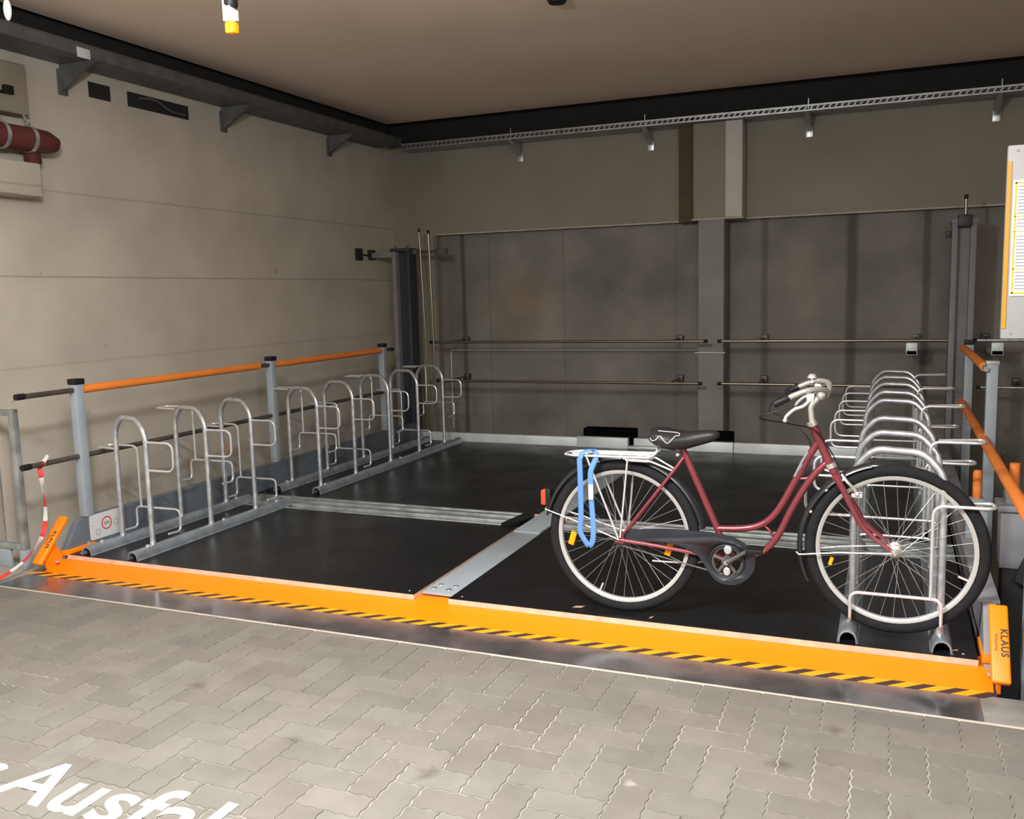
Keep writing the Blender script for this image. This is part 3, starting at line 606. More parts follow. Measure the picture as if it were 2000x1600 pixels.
# ================================================================== BICYCLE RACKS
def rack(root, cx, ys, y0, y1, s, yo, wrap, kinds):
    """s=+1: side loops towards +x, hooks towards -x"""
    for dx in (-0.175, 0.175):
        b = MB(); o_, i_ = [], []
        for k in range(13):
            a = PI * k / 12; o_.append((cx + dx + 0.036 * math.cos(a), 0.048 * math.sin(a) ** 0.8 + 0.006)); i_.append((cx + dx + 0.031 * math.cos(a), 0.043 * math.sin(a) ** 0.8 + 0.001))
        prof = [(cx + dx + 0.042, 0.0), (cx + dx + 0.036, 0.006)][:1] + o_ + [(cx + dx - 0.042, 0.0)] + i_[::-1]
        b.prism([(x, y0, z + 0.0005) for x, z in prof], (0, y1 - y0, 0))
        for f in b.bm.faces: f.smooth = len(f.verts) == 4
        o = b.build('base_rail', 'rail_base', root); loc(o, root)
        bb = MB()
        for yy in (y0 + 0.12, (y0 + y1) / 2 + 0.05, y1 - 0.13): bb.lathe([(0.012, -0.004), (0.012, 0.005), (0.006, 0.009)], (cx + dx, yy, 0.054), 'Z', 10)
        q = bb.build('bolt', 'chrome', o); q.matrix_parent_inverse = Matrix()
    for y, kind in zip(ys, kinds):
        b = MB(); h = 0.168
        K = 0.31; b.tube(fillet([(cx - h, y + K * h, 0.05), (cx - h, y + K * h, 0.70), (cx - 0.092, y + K * 0.092, 0.782), (cx + 0.092, y - K * 0.092, 0.782), (cx + h, y - K * h, 0.70), (cx + h, y - K * h, 0.05)], [0, 0.05, 0.04, 0.04, 0.05, 0], 7), 0.0158, 12)
        for q in (-h, h): b.lathe([(0.019, 0), (0.0165, 0.02)], (cx + q, y - K * q, 0.05), 'Z', 12)
        o = b.build('hoop', 'galv', root); loc(o, root)
        b = MB(); b.tube(fillet([(cx + s * h, y - K * s * h, 0.655), (cx + s * (h + 0.195), y - K * s * h, 0.655), (cx + s * (h + 0.195), y - K * s * h, 0.49), (cx + s * h, y - K * s * h, 0.49)], 0.05, 7), 0.0068, 8)
        q = b.build('side_loop', 'chrome', o); q.matrix_parent_inverse = Matrix()
        zb, zt = (0.205, 0.585) if kind == 'low' else (0.41, 0.765)
        yy = y + yo; w = -wrap if yo > 0 else wrap
        b = MB()
        b.tube(fillet([(cx - 0.168, yy + w, zb - 0.125), (cx - 0.17, yy, zb - 0.13), (cx - 0.17, yy, zb), (cx + 0.17, yy, zb), (cx + 0.17, yy, zb - 0.13), (cx + 0.168, yy + w, zb - 0.125)], [0, 0.035, 0.035, 0.035, 0.035, 0], 6), 0.0068, 8)
        b.tube(fillet([(cx - s * 0.13, yy, zb), (cx - s * 0.13, yy, zt), (cx - s * 0.35, yy, zt), (cx - s * 0.35, yy + w, zt), (cx - s * 0.165, y + K * s * 0.165, zt)], [0, 0.045, 0.04, 0.04, 0], 6), 0.0068, 8)
        q = b.build('wheel_holder', 'chrome', o); q.matrix_parent_inverse = Matrix()
F3, R5 = ('low', 'high', 'low'), ('high', 'low', 'high', 'low', 'high')
for nm, cx, ys, y0, y1, s, yo, wr, kd, lab in (
    (0, -4.13, (4.053, 4.553, 4.995), 3.83, 5.29, 1, 0.177, 0.10, F3, 'galvanised rack of three hoops, front left beside the dark side plate'),
    (1, -4.13, (5.768, 6.26, 6.82, 7.34, 7.85), 5.64, 8.10, 1, 0.177, 0.10, R5, 'galvanised rack of five hoops, rear left near the dark column'),
    (2, 0.04, (3.97, 4.44, 4.925), 3.835, 5.29, -1, -0.095, 0.10, F3, 'galvanised rack of three hoops holding the front wheel of the bicycle'),
    (3, 0.04, (5.71, 6.16, 6.68, 7.18, 7.68), 5.64, 8.10, -1, -0.095, 0.10, R5, 'galvanised rack of five hoops, rear right behind the handlebar')):
    t = thing('bicycle_rack', lab, 'bicycle rack', (cx, y0, 0)); t['group'] = 'bicycle racks on the lift platform'
    rack(t, cx, ys, y0, y1, s, yo, wr, kd)

# ================================================================== BICYCLE
YK = 3.915
bk = thing('bicycle', 'metallic red step-through bicycle with rear carrier standing on the black deck', 'bicycle', (-0.55, YK, 0))
def P3(x, z, dy=0.0): return (x, YK + dy, z)
def part(b, name, m, parent=bk, label=None):
    o = b.build(name, m, parent)
    if parent is bk: loc(o, bk)
    else: o.matrix_parent_inverse = Matrix()
    if label: o['label'] = label
    return o
RH, FH = (-1.10, 0.352), (0.035, 0.385)
def wheel(c, name, valve_a, refl):
    b = MB(); x, z = c; R = 0.3265; rt = 0.0235
    prof = [(R + rt * math.cos(2 * PI * k / 12), 0.82 * rt * math.sin(2 * PI * k / 12)) for k in range(12)]
    b.lathe(prof, (x, YK, z), 'Y', 72, closed=True); w_ = part(b, name, 'rubber', bk, 'black tyred spoked wheel')
    b = MB(); b.lathe([(0.288, -0.009), (0.292, -0.0125), (0.305, -0.0135), (0.305, 0.0135), (0.292, 0.0125), (0.288, 0.009)], (x, YK, z), 'Y', 72, closed=True); part(b, 'rim', 'rim', w_, 'pale aluminium rim')
    b = MB()
    for k in range(36):
        a = 2 * PI * k / 36; side = 1 if k % 2 else -1; ah = a + (0.9 if (k // 2) % 2 else -0.9)
        b.tube([(x + 0.022 * math.cos(ah), YK + side * 0.028, z + 0.022 * math.sin(ah)), (x + 0.287 * math.cos(a), YK + side * 0.003, z + 0.287 * math.sin(a))], 0.00115, 5)
    part(b, 'spokes', 'spoke', w_)
    b = MB(); b.lathe([(0.004, -0.062), (0.009, -0.060), (0.009, -0.040), (0.013, -0.036), (0.024, -0.031), (0.024, -0.027), (0.015, -0.022), (0.015, 0.022), (0.024, 0.027), (0.024, 0.031), (0.013, 0.036), (0.009, 0.04), (0.009, 0.06), (0.004, 0.062)], (x, YK, z), 'Y', 20); part(b, 'hub', 'alloy', w_)
    b = MB(); vx, vz = math.cos(valve_a), math.sin(valve_a); b.cyl((x + vx * 0.288, YK, z + vz * 0.288), (x + vx * 0.250, YK, z + vz * 0.250), 0.0045, 8); part(b, 'valve', 'steelwhite', w_)
    for a, rr, sz in refl:
        b = MB(); px, pz = x + rr * math.cos(a), z + rr * math.sin(a)
        b.box(px - 0.014 * sz, px + 0.014 * sz, YK - 0.021, YK - 0.005, pz - 0.032 * sz, pz + 0.032 * sz, 0.004, rot=Matrix.Rotation(0.30, 4, 'Y')); part(b, 'spoke_reflector', 'amber', w_, 'amber spoke reflector')
    return w_
wr = wheel(RH, 'rear_wheel', math.radians(247), ((math.radians(186), 0.238, 1.0), (math.radians(-10), 0.216, 1.0)))
wf = wheel(FH, 'front_wheel', math.radians(-21), ((math.radians(195), 0.252, 0.55),))

# frame
b = MB()
b.tube([P3(-0.290, 0.885), P3(-0.219, 0.722)], 0.0185, 14)                                             # head tube
b.tube(spline([P3(-0.262, 0.825), P3(-0.304, 0.752), P3(-0.353, 0.655), P3(-0.404, 0.553), P3(-0.445, 0.490), P3(-0.497, 0.448), P3(-0.57, 0.427), P3(-0.681, 0.418)], 6), 0.0145, 12)
b.tube(spline([P3(-0.225, 0.738), P3(-0.275, 0.686), P3(-0.326, 0.608), P3(-0.372, 0.520), P3(-0.423, 0.409), P3(-0.475, 0.342), P3(-0.55, 0.303), P3(-0.628, 0.292)], 6), 0.0145, 12)
b.tube(spline([P3(-0.350, 0.678), P3(-0.335, 0.660), P3(-0.308, 0.662)], 4), 0.005, 8)
b.tube(spline([P3(-0.480, 0.447), P3(-0.457, 0.425), P3(-0.442, 0.398)], 4), 0.005, 8)
b.tube([P3(-0.833, 0.775), P3(-0.824, 0.752), P3(-0.677, 0.416), P3(-0.628, 0.292)], 0.0145, 14)       # seat tube
b.cyl(P3(-0.628, 0.292, -0.035), P3(-0.628, 0.292, 0.035), 0.021, 16)
for sd in (-1, 1):
    b.tube([P3(-0.822, 0.728, sd * 0.012), P3(-0.86, 0.672, sd * 0.03), P3(-1.095, 0.362, sd * 0.062)], [0.0075, 0.008, 0.0065], 10)
    b.tube([P3(-1.095, 0.350, sd * 0.062), P3(-0.94, 0.334, sd * 0.05), P3(-0.75, 0.308, sd * 0.034), P3(-0.64, 0.294, sd * 0.026)], 0.0085, 10)
    b.prism([(RH[0] - 0.022, YK + sd * 0.060, RH[1] - 0.015), (RH[0] + 0.02, YK + sd * 0.060, RH[1] - 0.018), (RH[0] + 0.02, YK + sd * 0.060, RH[1] + 0.02), (RH[0] - 0.012, YK + sd * 0.060, RH[1] + 0.014)], (0, sd * 0.004, 0))
fr = part(b, 'frame', 'frame', bk, 'metallic red step-through frame')
b = MB(); b.tube([P3(-0.288, 0.882), P3(-0.296, 0.900)], 0.021, 14); b.tube([P3(-0.221, 0.728), P3(-0.213, 0.710)], 0.021, 14); part(b, 'headset', 'alloy', fr)
b = MB(); b.tube([P3(-0.327, 0.722, -0.0152), P3(-0.345, 0.690, -0.0152)], 0.003, 6); b.tube(spline([P3(-0.306, 0.775, -0.012), P3(-0.33, 0.73, -0.014), P3(-0.358, 0.668, -0.014)]), 0.0055, 8); part(b, 'frame_decal', 'greyprint', fr, 'pale grey decal on the upper tube')
# fork
b = MB(); b.cyl(P3(-0.215, 0.715), P3(-0.193, 0.672), 0.016, 12)
b.tube([P3(-0.193, 0.678, -0.05), P3(-0.195, 0.684, 0.0), P3(-0.193, 0.678, 0.05)], 0.015, 10)
for sd in (-1, 1):
    b.tube(spline([P3(-0.193, 0.682, sd * 0.046), P3(-0.16, 0.62, sd * 0.048), P3(-0.118, 0.535, sd * 0.050), P3(-0.085, 0.480, sd * 0.052), P3(-0.03, 0.430, sd * 0.055), P3(FH[0], FH[1], sd * 0.056)], 6), [0.0145 - 0.0065 * k / 30 for k in range(31)], 12)
fk = part(b, 'fork', 'frame', bk, 'metallic red curved fork')
b = MB()
for sd in (-1, 1): b.lathe([(0.017, sd * 0.058), (0.017, sd * 0.064), (0.010, sd * 0.072), (0.006, sd * 0.078)], (FH[0], YK, FH[1]), 'Y', 14)
part(b, 'axle_nut', 'alloy', fk)
# brake caliper
b = MB(); b.tube(spline([P3(-0.172, 0.690, -0.03), P3(-0.150, 0.665, -0.052), P3(-0.128, 0.640, -0.040), P3(-0.112, 0.612, -0.026)]), 0.006, 8); b.tube(spline([P3(-0.172, 0.690, 0.03), P3(-0.150, 0.665, 0.052), P3(-0.112, 0.612, 0.026)]), 0.006, 8)
b.box(-0.135, -0.092, YK - 0.032, YK - 0.018, 0.596, 0.612, 0.003); b.box(-0.135, -0.092, YK + 0.018, YK + 0.032, 0.596, 0.612, 0.003); b.ball(P3(-0.112, 0.612, -0.032), 0.010)
b.cyl(P3(-0.165, 0.672, -0.045), P3(-0.165, 0.672, 0.045), 0.006, 8); part(b, 'front_brake', 'steelwhite', fk)
# stem and handlebar
b = MB(); b.tube(fillet([P3(-0.292, 0.890), P3(-0.300, 0.965), P3(-0.262, 1.005)], 0.02), 0.0125, 12); b.ball(P3(-0.258, 1.008), 0.021, (1, 1.2, 1))
st = part(b, 'stem', 'alloy', bk, 'grey quill stem')
b = MB(); hb = []
for sd in (-1, 1):
    hb.append([P3(-0.258, 1.008, 0), P3(-0.238, 1.014, sd * 0.04), P3(-0.232, 1.032, sd * 0.09), P3(-0.240, 1.048, sd * 0.14), P3(-0.275, 1.052, sd * 0.18), P3(-0.32, 1.042, sd * 0.205), P3(-0.40, 1.005, sd * 0.225)])
b.tube([Vector(p) for p in spline(hb[0], 6)[::-1]] + [Vector(p) for p in spline(hb[1], 6)[1:]], 0.011, 12)
hbo = part(b, 'handlebar', 'alloy', bk, 'swept-back grey handlebar')
for sd in (-1, 1):
    b = MB(); b.tube([P3(-0.365, 1.023, sd * 0.216), P3(-0.372, 1.019, sd * 0.218), P3(-0.418, 0.996, sd * 0.228), P3(-0.422, 0.993, sd * 0.229)], [0.0125, 0.015, 0.0145, 0.011], 12); part(b, 'grip', 'black', hbo)
    b = MB(); b.tube(spline([P3(-0.29, 1.01, sd * 0.205), P3(-0.31, 0.99, sd * 0.21), P3(-0.345, 0.975, sd * 0.215), P3(-0.372, 0.95, sd * 0.22), P3(-0.377, 0.935, sd * 0.22)]), 0.0065, 8); b.ball(P3(-0.378, 0.932, sd * 0.22), 0.009); b.box(-0.30, -0.27, YK + sd * 0.20 - 0.012, YK + sd * 0.20 + 0.012, 1.005, 1.038, 0.005); part(b, 'brake_lever', 'steelwhite', hbo)
b = MB(); b.lathe([(0.0, 0.020), (0.010, 0.018), (0.017, 0.012), (0.020, 0.004), (0.020, 0.0)], (-0.31, YK + 0.19, 1.062), 'Z', 20); b.cyl((-0.31, YK + 0.19, 1.04), (-0.31, YK + 0.19, 1.07), 0.006, 8); part(b, 'bell', 'chrome', hbo, 'shiny bell')
b = MB()
b.tube(spline([P3(-0.30, 1.0, -0.20), P3(-0.42, 0.965, -0.23), P3(-0.475, 0.935, -0.20), P3(-0.36, 0.90, -0.10), P3(-0.27, 0.86, -0.03), P3(-0.18, 0.72, -0.03), P3(-0.160, 0.68, -0.035)], 8), 0.0028, 6)
b.tube(spline([P3(-0.30, 1.0, 0.20), P3(-0.42, 0.99, 0.20), P3(-0.48, 0.93, 0.12), P3(-0.40, 0.90, 0.05), P3(-0.30, 0.80, 0.025), P3(-0.36, 0.64, 0.022), P3(-0.45, 0.41, 0.025)], 8), 0.0028, 6)
part(b, 'brake_cable', 'black', bk)
# saddle
def saddle():
    bm = bmesh.new(); prof = []
    # x, half width, top z, bottom z
    st_ = [(-0.968, 0.02, 0.835, 0.810), (-0.962, 0.078, 0.850, 0.795), (-0.935, 0.100, 0.856, 0.778), (-0.90, 0.104, 0.853, 0.764), (-0.86, 0.090, 0.846, 0.758), (-0.81, 0.060, 0.842, 0.764), (-0.76, 0.041, 0.846, 0.780), (-0.71, 0.033, 0.851, 0.796), (-0.685, 0.025, 0.850, 0.808), (-0.672, 0.008, 0.840, 0.820)]
    rings = []
    for x, hw, zt, zb in st_:
        ring = []
        for k in range(16):
            a = 2 * PI * k / 16; c, s_ = math.cos(a), math.sin(a)
            zz = (zt + zb) / 2 + (zt - zb) / 2 * (abs(s_) ** 0.7) * (1 if s_ > 0 else -1)
            ring.append(bm.verts.new((x, YK + hw * c, zz)))
        rings.append(ring)
    for i in range(len(rings) - 1):
        for k in range(16):
            f = bm.faces.new((rings[i][k], rings[i][(k + 1) % 16], rings[i + 1][(k + 1) % 16], rings[i + 1][k])); f.smooth = True
    bm.faces.new(rings[0]); bm.faces.new(rings[-1][::-1])
    return bm
b = MB(); b.bm.free(); b.bm = saddle(); sdl = part(b, 'saddle', 'leather', bk, 'black padded saddle with a pale stitched line')
b = MB(); b.tube(spline([P3(-0.962, 0.838, -0.065), P3(-0.945, 0.812, -0.094), P3(-0.925, 0.815, -0.101), P3(-0.905, 0.832, -0.101), P3(-0.885, 0.808, -0.099), P3(-0.87, 0.803, -0.094), P3(-0.845, 0.830, -0.077), P3(-0.83, 0.832, -0.068), P3(-0.84, 0.842, -0.055), P3(-0.92, 0.851, -0.075)]), 0.002, 6); part(b, 'piping', 'palegrey', sdl)
b = MB(); b.tube([P3(-0.865, 0.840), P3(-0.84, 0.79), P3(-0.826, 0.76)], 0.0125, 12)
b.tube([P3(-0.93, 0.785, -0.02), P3(-0.86, 0.775, -0.02), P3(-0.74, 0.805, -0.015)], 0.004, 8); b.tube([P3(-0.93, 0.785, 0.02), P3(-0.86, 0.775, 0.02), P3(-0.74, 0.805, 0.015)], 0.004, 8)
b.box(-0.875, -0.835, YK - 0.025, YK + 0.025, 0.762, 0.792, 0.004); part(b, 'seat_post', 'darkmetal', bk)
b = MB(); b.cyl(P3(-0.845, 0.742, -0.028), P3(-0.845, 0.742, 0.028), 0.007, 10); b.ball(P3(-0.845, 0.742, -0.028), 0.009); part(b, 'seat_bolt', 'chrome', fr)
# mudguards (thin curved channel)
def guard(c, R, a0, a1, name, lab):
    b = MB(); x, z = c; prof = [(R - 0.014, -0.026), (R - 0.003, -0.022), (R + 0.003, -0.012), (R + 0.005, 0.0), (R + 0.003, 0.012), (R - 0.003, 0.022), (R - 0.014, 0.026), (R - 0.013, 0.0245), (R - 0.005, 0.020), (R + 0.001, 0.010), (R + 0.003, 0), (R + 0.001, -0.010), (R - 0.005, -0.020), (R - 0.013, -0.0245)]
    b.lathe(prof, (x, YK, z), 'Y', 40, closed=True, a0=math.radians(a0), a1=math.radians(a1)); return part(b, name, 'mud', bk, lab)
mgr = guard(RH, 0.372, 10, 168, 'rear_mudguard', 'glossy black rear mudguard')
mgf = guard((FH[0] - 0.008, FH[1] - 0.005), 0.368, 104, 205, 'front_mudguard', 'glossy black front mudguard')
b = MB(); b.box(-1.489, -1.463, YK - 0.022, YK + 0.022, 0.475, 0.545, 0.006); q = part(b, 'tail_light', 'redlens', mgr, 'red tail light'); 
b = MB(); b.box(-1.466, -1.44, YK - 0.024, YK + 0.024, 0.470, 0.552, 0.005); part(b, 'lamp_body', 'black', mgr)
b = MB()
for sd in (-1, 1): b.tube([P3(-1.462, 0.460, sd * 0.035), P3(-1.30, 0.416, sd * 0.052), P3(RH[0], RH[1], sd * 0.068)], 0.0026, 6)
b.tube([P3(-1.462, 0.460, -0.035), P3(-1.466, 0.462, 0), P3(-1.462, 0.460, 0.035)], 0.0026, 6); part(b, 'mudguard_stay', 'steelwhite', mgr)
b = MB()
for sd in (-1, 1): b.tube([P3(-0.345, 0.352, sd * 0.03), P3(-0.335, 0.343, sd * 0.035), P3(-0.176, 0.368, sd * 0.05), P3(0.03, 0.385, sd * 0.064)], 0.0028, 6)
part(b, 'mudguard_stay', 'steelwhite', mgf)
# carrier
b = MB()
for sd in (-1, 1):
    b.tube(fillet([P3(-1.36, 0.722, sd * 0.03), P3(-1.32, 0.724, sd * 0.062), P3(-0.965, 0.728, sd * 0.062), P3(-0.932, 0.748, sd * 0.05), P3(-0.932, 0.778, sd * 0.03)], 0.02), 0.0055, 8)
    b.tube([P3(-1.25, 0.722, sd * 0.062), P3(RH[0] - 0.005, RH[1] + 0.01, sd * 0.070)], 0.0045, 8)
    b.tube([P3(-1.06, 0.722, sd * 0.062), P3(RH[0] + 0.005, RH[1] + 0.01, sd * 0.070)], 0.0045, 8)
    b.tube(fillet([P3(-1.07, 0.712, sd * 0.055), P3(-0.965, 0.712, sd * 0.05), P3(-0.862, 0.665, sd * 0.02)], 0.02), 0.0045, 8)
b.tube([P3(-1.36, 0.722, -0.03), P3(-1.365, 0.722, 0), P3(-1.36, 0.722, 0.03)], 0.0055, 8); b.tube([P3(-0.932, 0.778, -0.03), P3(-0.932, 0.780, 0.03)], 0.0055, 8)
for x in (-1.30, -1.20, -1.10, -1.0): b.tube([P3(x, 0.724, -0.062), P3(x, 0.724, 0.062)], 0.004, 8)
b.box(-1.07, -0.965, YK - 0.055, YK + 0.055, 0.705, 0.718, 0.003)
b.tube([P3(-1.33, 0.726, 0.02), P3(-0.97, 0.732, 0.02)], 0.004, 8); b.tube([P3(-1.33, 0.726, -0.02), P3(-0.97, 0.732, -0.02)], 0.004, 8)
car = part(b, 'carrier', 'steelwhite', bk, 'pale steel rear carrier')
b = MB(); b.box(-1.345, -1.295, YK - 0.03, YK + 0.03, 0.672, 0.712, 0.006); part(b, 'carrier_reflector', 'black', car)
# chaincase, ring, cranks
def ccase():
    O = spline([(-1.105, 0, 0.37), (-1.066, 0, 0.392), (-0.93, 0, 0.408), (-0.793, 0, 0.414), (-0.681, 0, 0.409), (-0.594, 0, 0.393), (-0.537, 0, 0.358), (-0.511, 0, 0.312), (-0.515, 0, 0.262), (-0.549, 0, 0.214), (-0.603, 0, 0.188), (-0.669, 0, 0.197), (-0.712, 0, 0.245), (-0.745, 0, 0.296), (-0.80, 0, 0.332), (-0.907, 0, 0.352), (-1.05, 0, 0.345), (-1.100, 0, 0.345), (-1.105, 0, 0.37)], 4)[:-1]
    b = MB(); c = Vector((-0.628, 0, 0.290)); n = 28; r = 0.068
    b.prism([(p.x, YK - 0.052, p.z) for p in O], (0, 0.012, 0))
    bm = b.bm; e = None
    return b
b = ccase(); b.bm.verts.ensure_lookup_table()
cc = part(b, 'chaincase', 'ccase', bk, 'dusty blue-black chain guard')
cut = MB(); cut.lathe([(0.066, -0.03), (0.066, 0.03)], (-0.628 - bk.location.x, YK - 0.046 - bk.location.y, 0.290), 'Y', 40)
cuto = cut.build('cutter', 'ccase')
cuto.location = bk.location
mod = cc.modifiers.new('hole', 'BOOLEAN'); mod.operation = 'DIFFERENCE'; mod.object = cuto; mod.solver = 'EXACT'
bpy.context.view_layer.update(); dg = bpy.context.evaluated_depsgraph_get()
nm = bpy.data.meshes.new_from_object(cc.evaluated_get(dg)); cc.modifiers.clear(); old = cc.data; cc.data = nm; bpy.data.objects.remove(cuto)
b = MB(); O = [Vector((-0.628 + 0.072 * math.cos(2 * PI * k / 40), YK - 0.053, 0.290 + 0.072 * math.sin(2 * PI * k / 40))) for k in range(40)]
b.tube(O, 0.0035, 8, closed=True); part(b, 'ring_bead', 'ccase', cc)
b = MB(); b.lathe([(0.058, -0.046), (0.066, -0.046), (0.066, -0.042), (0.058, -0.042)], (-0.628, YK, 0.290), 'Y', 48, closed=True)
for k in range(5):
    a = 2 * PI * k / 5 + 0.3; b.tube([(-0.628, YK - 0.044, 0.290), (-0.628 + 0.06 * math.cos(a), YK - 0.044, 0.290 + 0.06 * math.sin(a))], 0.008, 8)
b.lathe([(0.024, -0.05), (0.024, -0.036)], (-0.628, YK, 0.290), 'Y', 20); ring = part(b, 'chainring', 'darkmetal', bk)
for x, z, sx_, sz_ in ((-0.624, 0.343, 0.017, 0.020), (-0.628, 0.247, 0.015, 0.019)):
    b = MB(); b.ball((x, YK - 0.054, z), 1.0, (sx_, 0.004, sz_), 20); part(b, 'disc_mark', 'rim', ring, 'pale oval disc')
b = MB(); b.lathe([(0.009, -0.074), (0.009, -0.06)], (-0.628, YK, 0.290), 'Y', 14); part(b, 'crank_bolt', 'rim', ring)
crk = None; cranks = []
for pts in ([P3(-0.628, 0.290, -0.062), P3(-0.60, 0.307, -0.066), P3(-0.515, 0.366, -0.078)], [P3(-0.628, 0.290, 0.045), P3(-0.66, 0.275, 0.06), P3(-0.742, 0.222, 0.075)]):
    b = MB(); b.tube(pts, [0.014, 0.010, 0.009], 10); cranks.append(part(b, 'crank', 'darkmetal', bk))
for (x, z, dy), crk in zip(((-0.500, 0.372, -0.125), (-0.742, 0.222, 0.12)), cranks):
    b = MB(); b.box(x - 0.036, x + 0.036, YK + dy - 0.04, YK + dy + 0.04, z - 0.010, z + 0.010, 0.004); b.cyl((x, YK + dy - 0.03, z), (x, YK + dy * 0.6, z), 0.006, 8); pd = part(b, 'pedal', 'black', crk)
    b = MB(); b.box(x + 0.030, x + 0.038, YK + dy - 0.025, YK + dy + 0.025, z - 0.007, z + 0.007, 0.002); part(b, 'pedal_reflector', 'amber', pd, 'amber pedal reflector')
# chain lower run, sprocket
b = MB(); b.tube([P3(-1.10, 0.32, -0.044), P3(-0.63, 0.226, -0.044)], 0.0035, 6); part(b, 'chain', 'darkmetal', bk)
b = MB(); b.lathe([(0.012, -0.05), (0.034, -0.046), (0.034, -0.042), (0.012, -0.04)], (RH[0], YK, RH[1]), 'Y', 20); part(b, 'sprocket', 'darkmetal', wr)
# valve-side dynamo wire etc. : kickstand folded
b = MB(); b.tube([P3(-0.70, 0.27, 0.03), P3(-0.80, 0.235, 0.055), P3(-0.98, 0.23, 0.06)], 0.005, 8); part(b, 'kickstand', 'alloy', bk)

# blue strap looped over the carrier
b = MB()
def flat(pts, hw, th_, b):
    P = spline(pts, 8); prev = None; n = len(P)
    for i, p in enumerate(P):
        a = (P[min(i + 1, n - 1)] - P[max(i - 1, 0)]).normalized(); side = Vector((1, 0, 0)); side = side - a * side.dot(a)
        side = side.normalized() if side.length > 0.3 else Vector((0, 0, 1)).cross(a).normalized()
        t_ = a.cross(side).normalized() * th_
        cur = [b.bm.verts.new(p + side * hw * math.cos(2 * PI * k / 8) + t_ * math.sin(2 * PI * k / 8)) for k in range(8)]
        if prev:
            for k in range(8):
                f = b.bm.faces.new((prev[k], prev[(k + 1) % 8], cur[(k + 1) % 8], cur[k])); f.smooth = True; f.material_index = b.mi
        else: b.bm.faces.new(cur)
        prev = cur
    b.bm.faces.new(prev[::-1])
ys_ = -0.085
flat([P3(-1.275, 0.715, ys_), P3(-1.272, 0.60, ys_), P3(-1.272, 0.45, ys_), P3(-1.278, 0.385, ys_), P3(-1.258, 0.345, ys_), P3(-1.236, 0.318, ys_), P3(-1.218, 0.345, ys_), P3(-1.215, 0.42, ys_), P3(-1.222, 0.50, -0.08), P3(-1.228, 0.60, -0.075), P3(-1.226, 0.66, -0.072), P3(-1.205, 0.712, -0.066)], 0.0125, 0.005, b)
flat([P3(-1.275, 0.700, ys_), P3(-1.268, 0.735, -0.07), P3(-1.240, 0.748, -0.05), P3(-1.215, 0.740, -0.04), P3(-1.205, 0.705, -0.066)], 0.012, 0.005, b)
b.mi = 1; b.box(-1.234, -1.212, YK - 0.089, YK - 0.083, 0.53, 0.60, 0.001)
tag(b.build('strap', ['strapblue', 'strappale']), 'sky-blue strap looped over the bicycle carrier', 'strap')

# leaves on the deck
for x, y, rz, s_ in ((-1.31, 3.885, 0.3, 1.0), (-0.96, 3.86, 1.0, 0.5), (0.265, 3.88, 0.5, 0.5)):
    b = MB(); pts = [(-0.028, 0, 0.001), (-0.01, 0.009, 0.006), (0.012, 0.010, 0.003), (0.030, 0.0, 0.008), (0.012, -0.008, 0.002), (-0.01, -0.009, 0.004)]
    R = Matrix.Rotation(rz, 4, 'Z'); b.prism([(R @ (Vector(p) * s_)) + Vector((x, y, 0.0008)) for p in pts], (0, 0, 0.0012))
    tag(b.build('dry_leaf', 'leaf'), {1.0: 'larger dry curled leaf on the deck by the rear wheel', 0.5: 'tiny dry leaf scrap on the deck %s' % ('under the rear wheel' if x < -0.5 else 'beside the right rack foot')}[s_], 'leaf')

# ================================================================== RIGHT SIDE: neighbouring lift, board
t = thing('neighbour_lift_frame', 'grey box column with an orange stub, part of the lift beside the pit', 'lift frame', (0.62, 5.0, -2.3))
b = MB(); b.box(0.515, 0.66, 4.92, 5.08, 0.06, 0.345, 0.006); loc(b.build('column', 'greybox', t), t)
b = MB(); b.box(0.53, 0.66, 4.93, 5.07, -2.3, 0.06, 0.006); loc(b.build('column_base', 'pit', t), t)
b = MB(); b.box(0.50, 0.675, 4.90, 5.10, 0.345, 0.375, 0.005); loc(b.build('cap', 'greybox', t), t)
b = MB(); b.box(0.535, 0.62, 4.95, 5.05, 0.375, 0.43, 0.006); b.mi = 1; b.lathe([(0.024, 0), (0.024, 0.14)], (0.575, 5.0, 0.43), 'Z', 14); loc(b.build('stub', ['greybox', 'orange_foam'], t), t)
b = MB(); b.tube([(0.60, 5.72, 0.50), (0.60, 5.08, 0.36)], 0.02, 10); loc(b.build('brace', 'darkmetal', t), t)
b = MB(); b.prism([(0.66, 5.0, 0.22), (0.90, 4.95, 0.10), (0.90, 4.95, -0.2), (0.58, 4.92, 0.02)], (0, -0.05, 0)); loc(b.build('gusset', 'pit', t), t)

bd = thing('information_board', 'white information board with an orange edge and a framed notice, at the right', 'sign board', (0.60, 3.4, ZR))
XB, YBd = 0.332, 3.40
def brd(x0, x1, z0, z1, y0, m, name, bev=0.0, lab=None):
    b = MB(); b.box(x0, x1, YBd + y0, YBd + y0 + 0.003 if y0 < 0 else YBd + 0.03, z0, z1, bev); o = b.build(name, m, bd); loc(o, bd)
    if lab: o['label'] = lab
    return o
brd(XB, XB + 0.46, 1.265, 1.885, 0.0, 'board', 'panel', 0.004, 'pale grey board')
brd(XB + 0.001, XB + 0.012, 1.300, 1.835, -0.003, 'orange', 'edge_strip', 0, 'orange strip')
o = brd(XB + 0.019, XB + 0.40, 1.405, 1.775, -0.003, 'white', 'notice', 0, 'white notice with an orange frame and lines of small print')
b = MB(); z0, z1, x0, x1 = 1.412, 1.768, XB + 0.024, XB + 0.394; y = YBd - 0.0042
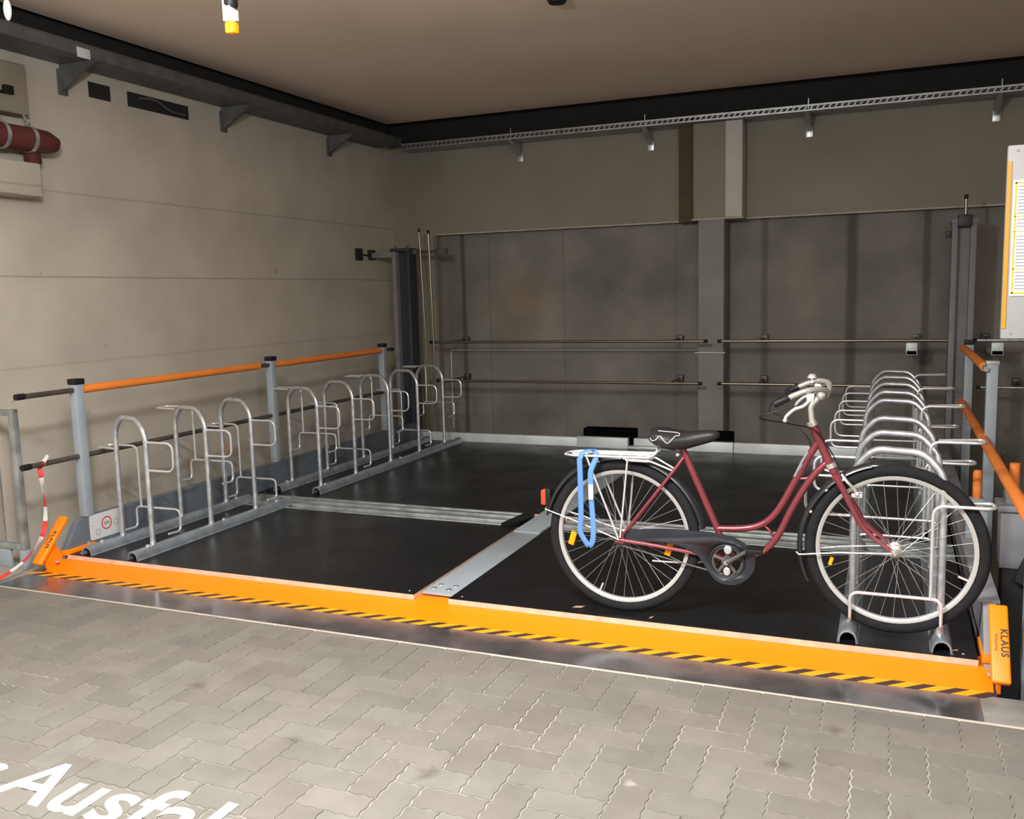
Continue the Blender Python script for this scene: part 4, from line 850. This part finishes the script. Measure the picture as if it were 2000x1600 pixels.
for a in ((x0, x0 + 0.005, z0, z1), (x1 - 0.005, x1, z0, z1), (x0, x1, z0, z0 + 0.005), (x0, x1, z1 - 0.005, z1), (x0, x1, 1.658, 1.661), (x0, x1, 1.490, 1.493), (x0, x1, 1.61, 1.612)): b.box(a[0], a[1], y, y + 0.0012, a[2], a[3])
q = b.build('orange_frame', 'yellow', o); q.matrix_parent_inverse = Matrix()
b = MB(); z = 1.752
while z > 1.42:
    if abs(z - 1.66) > 0.008 and abs(z - 1.491) > 0.008 and abs(z - 1.611) > 0.006:
        b.box(x0 + 0.009, x0 + 0.009 + random.uniform(0.12, 0.34), y, y + 0.0012, z, z + 0.0035)
    z -= 0.0105
q = b.build('small_print', 'greyprint', o); q.matrix_parent_inverse = Matrix()
b = MB()
for zz in (1.868, 1.284):
    b.lathe([(0.004, 0.0), (0.004, -0.003)], (XB + 0.026, YBd, zz), 'Y', 10)
loc(b.build('screw', 'greyprint', bd), bd)
b = MB(); b.box(XB + 0.50, XB + 0.55, YBd + 0.03, YBd + 0.08, ZR, 1.9, 0.004); b.box(XB + 0.3, XB + 0.55, YBd + 0.03, YBd + 0.05, 1.55, 1.60); loc(b.build('board_post', 'galv_dull', bd), bd)

# ================================================================== HANGING THINGS
def hanging(x, y, zb, label, full):
    t = thing('hanging_pull_switch' if full else 'hanging_pull', label, 'pull switch' if full else 'pull', (x, y, ZC))
    if full:
        b = MB(); b.tube([(x, y, ZC), (x, y, zb + 0.16)], 0.008, 8); b.lathe([(0.0, zb + 0.19), (0.022, zb + 0.185), (0.026, zb + 0.10), (0.020, zb + 0.09), (0, zb + 0.09)], (x, y, 0), 'Z', 18); loc(b.build('cord', 'black', t), t)
        b = MB(); b.box(x - 0.024, x + 0.012, y - 0.022, y + 0.016, zb + 0.042, zb + 0.135, 0.006); b.mi = 1; b.box(x - 0.011, x - 0.003, y - 0.0235, y - 0.020, zb + 0.07, zb + 0.105, 0.001); b.mi = 0; b.box(x + 0.018, x + 0.028, y - 0.012, y + 0.008, zb + 0.042, zb + 0.08, 0.003); loc(b.build('white_body', ['white', 'greyprint'], t), t)
        b = MB(); b.box(x - 0.020, x + 0.020, y - 0.020, y + 0.020, zb, zb + 0.043, 0.009); o = b.build('yellow_cap', 'yellow', t); loc(o, t); o['label'] = 'yellow end cap'
    else:
        b = MB(); b.tube([(x, y, ZC), (x, y, zb + 0.08)], 0.005, 8); loc(b.build('cord', 'black', t), t)
        b = MB(); b.ball((x, y, zb + 0.045), 0.02, (0.8, 0.8, 2.2)); loc(b.build('pull_knob', 'white', t), t)
hanging(-2.26, 2.85, 2.422, 'black and white pull switch with a yellow cap hanging from the ceiling', True)
hanging(-3.385, 2.85, 2.615, 'cream oval hanging pull at the top left corner', False)
b = MB(); b.lathe([(0.0, 0.0), (0.05, 0.004), (0.065, 0.03), (0.065, 0.05)], (-1.90, 5.42, ZC - 0.05), 'Z', 24); tag(b.build('ceiling_sensor', 'black'), 'small black ceiling sensor at the top edge', 'sensor')

# ================================================================== ROAD LETTERING
rl = thing('road_lettering', 'large white words painted on the grey pavers at the bottom left', 'road marking', (-2.2, 1.88, ZR))
for body, x, al in (('zur', -2.695, 'RIGHT'), ('Ausfahrt', -2.625, 'LEFT')):
    o = lettering('word', body, 0.318, Matrix.Translation((x, 1.872, ZR + 0.0012)), 'paint', rl, offset=0.005, extrude=0.0005, width=1.05, align=al, spacing=1.02); loc(o, rl)
